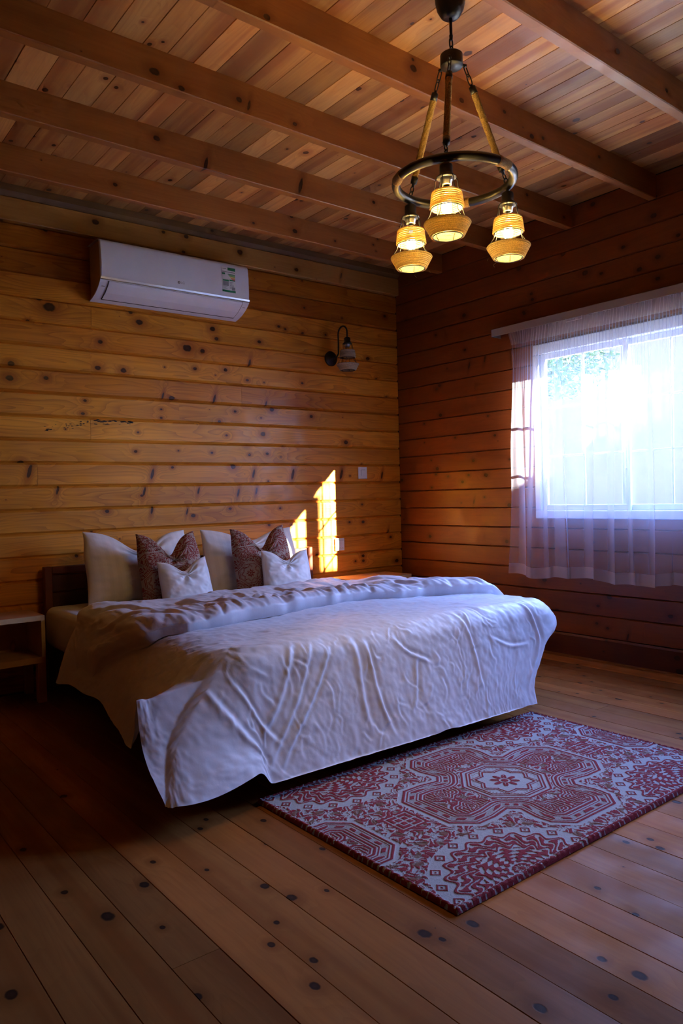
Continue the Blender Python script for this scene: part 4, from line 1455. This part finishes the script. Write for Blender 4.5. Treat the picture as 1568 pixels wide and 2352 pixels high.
# air flap: a thin raised lid on the curved underside
fl = [(-.067, .0125), (-.090, .0205), (-.130, .0375), (-.165, .0595), (-.1885, .0785), (-.1985, .0905)]
xa, xb = -hw + .055, hw - .055
flp = [(y_ - .0042, z_ - .0030) for y_, z_ in fl] + [(y_, z_) for y_, z_ in fl[::-1]]
MB().prism(flp, xa, xb).build('air_flap', M['ac'], ac, fix=True)
gr = MB()
fg = [(y_ - .0034, z_ - .0024) for y_, z_ in fl]
for xx in (xa - .0035, xb):
    gr.prism(fg + [(y_ + .002, z_ + .001) for y_, z_ in fl[::-1]], xx, xx + .0035)
gr.prism([(fg[0][0] + .006, fg[0][1] - .0026), (fg[0][0], fg[0][1] - .0006), (fg[0][0] + .001, fg[0][1] + .002), (fg[0][0] + .006, fg[0][1] + .001)], xa - .0035, xb + .0035)
gr.build('flap_gap', M['groove'], ac, fix=True)

# printed matter on the front
def text_mesh(name, txt, size, mat, parent, loc, ext=.0002, rotx=math.pi / 2, bold=0.0):
    cu_ = bpy.data.curves.new(name, 'FONT')
    cu_.body = txt; cu_.size = size; cu_.extrude = ext; cu_.offset = bold
    cu_.align_x = 'CENTER'; cu_.align_y = 'CENTER'; cu_.resolution_u = 3
    tmp = bpy.data.objects.new(name + '_curve', cu_)
    C.objects.link(tmp)
    me = bpy.data.meshes.new_from_object(tmp.evaluated_get(bpy.context.evaluated_depsgraph_get()))
    bpy.data.objects.remove(tmp); bpy.data.curves.remove(cu_)
    me.name = name
    me.materials.clear()
    return new_obj(name, me, mat, parent, loc, (rotx, 0, 0))


lcx = -2.05 - (AX0 + AX1) / 2
emb = MB()
emb.lathe([(.0001, 0), (.0095, 0), (.0095, .0008), (.0001, .0008)], 24)
e = emb.build('logo_disc', M['grey'], ac, (lcx - .013, -.2058, .150), (math.pi / 2, 0, 0))
text_mesh('logo_face', 'L', .009, M['ac'], e, (.0012, .0002, .0011), .0002, 0)
text_mesh('logo_letters', 'LG', .022, M['grey'], ac, (lcx + .013, -.2062, .150))
# energy label
lab = empty('energy_label', (-1.70 - (AX0 + AX1) / 2, -.2072, .222)); lab.parent = ac
w_, h_ = .100, .164
prints = {
    'paper': ('switch', [(-.5, -.5, .5, .5)]), 'green_print': ('lab_green', [(-.08, .38, .5, .5), (-.5, .20, -.28, .27), (-.45, .0, .0, -.06), (.05, .02, .48, -.03), (-.5, -.5, .5, -.42)]),
    'dark_print': ('grey', [(-.43, -.25, -.02, -.07), (.22, -.40, .46, -.28), (-.48, .30, .48, .33), (-.45, .42, -.2, .45)])}
M['lab_green'] = plain('label_green', (.02, .25, .10), .5)
bars = [(.02, .30, .01, .22), (.02, .42, .08, .26), (.08, .46, .22, .48), (.40, .55, .02, .50), (.70, .55, .02, .50), (.70, .25, .02, .50), (.60, .05, .03, .50)]
bcol = [(.01, .25, .07), (.04, .38, .06), (.22, .5, .03), (.65, .6, .02), (.75, .35, .02), (.6, .12, .02), (.5, .02, .02)]
for nm, (mt_, rects) in prints.items():
    dpt = 0.0 if nm == 'paper' else .0004
    for (a, b, c, d) in rects:
        a, c = sorted((a, c)); b, d = sorted((b, d))
        MB().box((a * w_, -dpt - .0004, b * h_), (c * w_, -dpt, d * h_)).build(nm, M[mt_], lab)
for i, cc in enumerate(bcol):
    z_ = .24 - i * .036
    x_ = -.08 + i * .06
    m_ = plain('label_bar_%d' % i, cc, .5)
    MB().box((x_ * w_, -.0008, (z_ - .026) * h_), (.48 * w_, -.0004, z_ * h_)).build('rating_bar', m_, lab)
mb = MB()
for i in range(8):
    mb.box((.06 * w_, -.0008, (-.09 - i * .036) * h_), ((.2 + .2 * random.random()) * w_, -.0004, (-.075 - i * .036) * h_))
for i in range(4):
    mb.box((-.43 * w_, -.0008, (-.28 - i * .03) * h_), ((-.25 + .2 * random.random()) * w_, -.0004, (-.27 - i * .03) * h_))
mb.build('small_print', M['grey'], lab)
# small prints at the two ends of the lower face
for xx in (-hw + .028, hw - .028):
    MB().prism([(-.1662, .0605), (-.1664, .0607), (-.1704, .0641), (-.1702, .0639)], xx - .010, xx + .010).build('printed_mark', M['grey'], lowp, fix=True)

# ------------------------------------------------------------------ switches
def plate(name, x, z, w, h, label, gang):
    t = empty(name, (x, -.003, z))
    tag(t, label, 'switch')
    MB().box((-w / 2, -.010, -h / 2), (w / 2, 0, h / 2), .002).build('cover_plate', M['switch'], t)
    if gang == 1:
        MB().box((-.019, -.0103, -.022), (.022, -.0098, .024)).build('shadow_gap', M['switchgap'], t)
        MB().box((-.0165, -.013, -.022), (.022, -.0102, .0215), .001).build('rocker', M['switch'], t)
        MB().box((-.0025, -.0135, -.018), (.0025, -.0129, -.015)).build('indicator', M['steel'], t)
    else:
        for i in range(gang):
            a = -.036 + i * .0245
            rk = MB().box((a, -.0125, -.030), (a + .0235, -.0102, .030), .001).build('rocker', M['switch'], t)
            MB().box((a + .008, -.0129, -.026), (a + .016, -.0124, -.024)).build('mark', M['switchgap'], rk)
        for zq in (-.031, .031): MB().box((-.037, -.0104, zq - .0005), (.037, -.0100, zq + .0005)).build('shadow_gap', M['switchgap'], t)
    return t


plate('light_switch', -.412, 1.289, .088, .094, 'white single light switch on the board wall near the corner', 1)
plate('light_switch', -.662, .731, .088, .096, 'white three-gang switch low on the wall above the right nightstand', 3)

# ------------------------------------------------------------------ caged rope shades
def cage_shade(parent, rope, lit, sc_=1.0, coils=True, cap_h=.036):
    """hangs down from z = 0 of its parent"""
    S = sc_
    cp = MB().lathe([(.003, .004), (.013, .002), (.0215, -.004), (.0225, -.010), (.0225, -.034), (.028, -.040), (.034, -.046), (.034, -.049), (.002, -.049)], 28).build('socket_cap', M['black'], parent)
    MB().lathe([(.0215, -.049), (.0215, -.060), (.0185, -.062), (.0185, -.072), (.0165, -.073)], 24).build('socket_ring', M['socketring'], cp)
    prof = [(.0335, -.047), (.0385, -.060), (.0400, -.078), (.0470, -.100), (.0520, -.140), (.0530, -.152), (.0600, -.176), (.0745, -.196), (.0770, -.203), (.0500, -.247)]
    wires = MB()
    for k in range(6):
        a = k * math.pi / 3 + .3
        wires.tube([(r * math.cos(a), r * math.sin(a), z) for r, z in prof], .0016, 6)
    for r, z in ((.0535, -.153), (.0505, -.248), (.077, -.200), (.0465, -.098)):
        wires.tube([(r * math.cos(a), r * math.sin(a), z) for a in np.linspace(0, 2 * math.pi, 37)[:-1]], .0019, 6, closed=True)
    wires.build('wire_cage', M['black'], parent)
    def coil(name, r0, z0, r1, z1, nturn, rad):
        mb = MB()
        for i in range(nturn):
            f = (i + .5) / nturn
            R = r0 + (r1 - r0) * f + .0045 + random.uniform(-.0004, .0004); z = z0 + (z1 - z0) * f
            mb.tube([(R * math.cos(a), R * math.sin(a), z + .0006 * math.sin(a * 2 + i)) for a in np.linspace(0, 2 * math.pi, 41)[:-1]], rad, 7, closed=True)
        if name == 'lower_rope_band':       # loose fibres
            for i in range(9):
                a = random.uniform(0, 6.28); z = z0 + (z1 - z0) * random.choice((.1, .95, .6)); R = r0 + (r1 - r0) * .5 + .012
                d_ = random.uniform(.006, .016)
                mb.tube([(R * math.cos(a), R * math.sin(a), z), ((R + d_ * .5) * math.cos(a + .1), (R + d_ * .5) * math.sin(a + .1), z - d_ * .4), ((R + d_ * .6) * math.cos(a), (R + d_ * .6) * math.sin(a), z - d_)], .0004, 4)
        return mb.build(name, rope, parent)
    coil('upper_rope_band', .0455, -.097, .0525, -.152, 8, .0031)
    coil('lower_rope_band', .0755, -.201, .0505, -.247, 8, .0037)
    # bulb
    bp = [(.0130, -.070), (.0135, -.086), (.0150, -.100), (.0220, -.114), (.0300, -.132), (.0335, -.150), (.0310, -.167), (.0225, -.181), (.0105, -.1885), (.0008, -.1900)]
    bl = MB().lathe(bp, 28, cap=False).build('bulb', M['bulbglass'], parent)
    MB().lathe([(.0125, -.062), (.0125, -.0715), (.011, -.073)], 16).build('bulb_cap', M['brass'], bl)
    fl_ = MB()
    for k in range(6):
        a = k * math.pi / 3
        fl_.tube([(.004 * math.cos(a), .004 * math.sin(a), -.100), (.013 * math.cos(a + .3), .013 * math.sin(a + .3), -.130), (.010 * math.cos(a + .6), .010 * math.sin(a + .6), -.168)], .0035 if lit else .0006, 6)
    fl_.build('filament', M['filament'] if lit else M['brass'], bl)
    if lit:
        l = bpy.data.lights.new('bulb_light', 'POINT')
        l.energy = 4.6
        l.color = (1.0, .70, .27)
        l.shadow_soft_size = .022
        o = bpy.data.objects.new('bulb_light', l)
        C.objects.link(o)
        o.parent = parent
        o.location = (0, 0, -.145)


def chain_link(mb, p, d, L, w, r, side):
    """one oval link from p along d"""
    d = Vector(d).normalized()
    s1 = d.cross(Vector(side)).normalized()
    pts = []
    for k in range(16):
        a = 2 * math.pi * k / 16
        ca_, sa_ = math.cos(a), math.sin(a)
        sx_ = math.copysign(abs(ca_) ** .8, ca_)
        pts.append(Vector(p) + d * (L / 2 + sx_ * (L / 2)) + s1 * (sa_ * w / 2))
    mb.tube(pts, r, 6, closed=True)


def chain(p0, p1, nl, w, r):
    mb = MB()
    p0, p1 = Vector(p0), Vector(p1)
    d = (p1 - p0)
    st = d / nl
    L = st.length * 1.32
    for i in range(nl):
        chain_link(mb, p0 + st * i - st * .16, d, L, w, r, (1, 0, .01) if i % 2 else (0, 1, .01))
    return mb


# ------------------------------------------------------------------ chandelier
CX, CY, ZR, RR = -2.160, -2.690, 2.262, .215
ch = empty('chandelier', (CX, CY, H))
tag(ch, 'black ring chandelier with three rope-wrapped caged lamps hanging from the ceiling', 'chandelier')
zl = lambda z: z - H
MB().lathe([(.055, -.001), (.056, -.012), (.055, -.035), (.049, -.062), (.036, -.085), (.025, -.094), (.004, -.094)], 36).build('canopy', M['black'], ch)
MB().tube([(0, 0, zl(2.862)), (.002, .001, zl(2.80))], .0055, 10).tube([(.002, .001, zl(2.80)), (0, 0, zl(2.782))], [.0075, .006], 10).build('stem', M['black'], ch)
chain((0, 0, zl(2.785)), (0, 0, zl(2.725)), 2, .016, .0028).build('top_chain', M['black'], ch)
MB().lathe([(.004, zl(2.731)), (.036, zl(2.731)), (.0415, zl(2.726)), (.0415, zl(2.688)), (.040, zl(2.684)), (.004, zl(2.684))], 36).build('hub', M['black'], ch)
ringpts = [(RR * math.cos(a), RR * math.sin(a), zl(ZR)) for a in np.linspace(0, 2 * math.pi, 97)[:-1]]
rg = MB().tube(ringpts, .0165, 16, closed=True).build('ring', M['ring'], ch)
import mathutils
tocam = math.atan2(CAM.y - CY, CAM.x - CX)
ANG = [tocam - math.radians(7), tocam - math.radians(7) + 2 * math.pi / 3, tocam - math.radians(7) - 2 * math.pi / 3]
names = ['near', 'second', 'third']


def twisted(p0, p1, R, turns, n=90):
    mb = MB()
    p0, p1 = Vector(p0), Vector(p1)
    d = (p1 - p0); dn = d.normalized()
    a1 = dn.cross(Vector((.3, .7, .2))).normalized(); a2 = dn.cross(a1)
    for k in range(3):
        pts = []
        for i in range(n):
            f = i / (n - 1)
            a = turns * 2 * math.pi * f + k * 2 * math.pi / 3
            pts.append(p0 + d * f + (a1 * math.cos(a) + a2 * math.sin(a)) * R * .52)
        mb.tube(pts, R * .56, 7)
    return mb


for a in ANG:
    dx, dy = math.cos(a), math.sin(a)
    arm = empty('hanging_arm'); arm.parent = ch
    bo = Vector((.046 * dx, .046 * dy, zl(2.694)))
    MB().tube([(.036 * dx, .036 * dy, zl(2.694)), (.058 * dx, .058 * dy, zl(2.694))], .0060, 10).build('hub_lug', M['black'], arm)
    A = Vector((.052 * dx, .052 * dy, zl(2.690)))
    Bp = Vector(((RR - .002) * dx, (RR - .002) * dy, zl(ZR + .012)))
    v = Bp - A
    P_ = lambda f: A + v * f
    chain(P_(0.0), P_(.15), 2, .015, .0023).build('chain', M['black'], arm)
    MB().tube([P_(.15), P_(.165), P_(.170), P_(.23)], [.005, .006, .0125, .0135], 14).build('rope_cap', M['black'], arm)
    twisted(P_(.225), P_(.845), .0125, 16).build('twisted_rope', M['rope'], arm)
    MB().tube([P_(.84), P_(.895), P_(.90), P_(.925)], [.0135, .0125, .006, .005], 14).build('rope_cap', M['black'], arm)
    chain(P_(.925), P_(1.0), 2, .015, .0023).build('chain', M['black'], arm)
    # jute wrap on the ring between the arms
    am = a + math.pi / 3
    wp = [((RR) * math.cos(am + t), (RR) * math.sin(am + t), zl(ZR)) for t in np.linspace(-.15, .15, 16)]
    MB().tube(wp, [.0172 + .0016 * math.sin(math.pi * min(1, (i + .6) * 3 / 16)) * (1 if i < 14 else .6) for i in range(16)], 16).build('jute_wrap', M['jutewrap'], ch)
for i, a in enumerate(ANG):
    lx, ly = RR * math.cos(a), RR * math.sin(a)
    ztop = ZR - .022
    lamp = empty('caged_lamp', (lx, ly, zl(ztop)), random.uniform(0, 1))
    lamp.parent = ch
    MB().tube([(0, 0, .020), (0, 0, -.002)], .006, 10).build('hanger', M['black'], lamp)
    cage_shade(lamp, M['jute'], True)

# ------------------------------------------------------------------ wall sconce
sx0, sz0 = -.700, 2.172
sn = empty('wall_sconce', (sx0, -.002, sz0))
tag(sn, 'unlit black wall lamp with caged jute shade on the board wall', 'wall lamp')
MB().lathe([(.057, 0), (.058, .006), (.054, .013), (.040, .017), (.034, .024), (.022, .027), (.012, .034), (.006, .040), (.002, .041)], 36).build('wall_plate', M['black'], sn, rot=(math.pi / 2, 0, 0))
ARM = [(0, -.030, 0), (.012, -.062, .004), (.018, -.078, .03), (.018, -.080, .10), (.018, -.080, .175)]
for t in np.linspace(0, math.pi, 15)[1:]:
    ARM.append((.018 + .004 * t / math.pi, -.080 - .0525 + .0525 * math.cos(t), .175 + .0525 * math.sin(t)))
ARM.append((.022, -.185, .130))
MB().tube(ARM, .0062, 10).build('curved_arm', M['black'], sn)
sh = empty('caged_shade', (.022, -.185, .134), .4)
sh.parent = sn
sh.scale = (1.05, 1.05, 1.0)
cage_shade(sh, M['jutepale'], False)
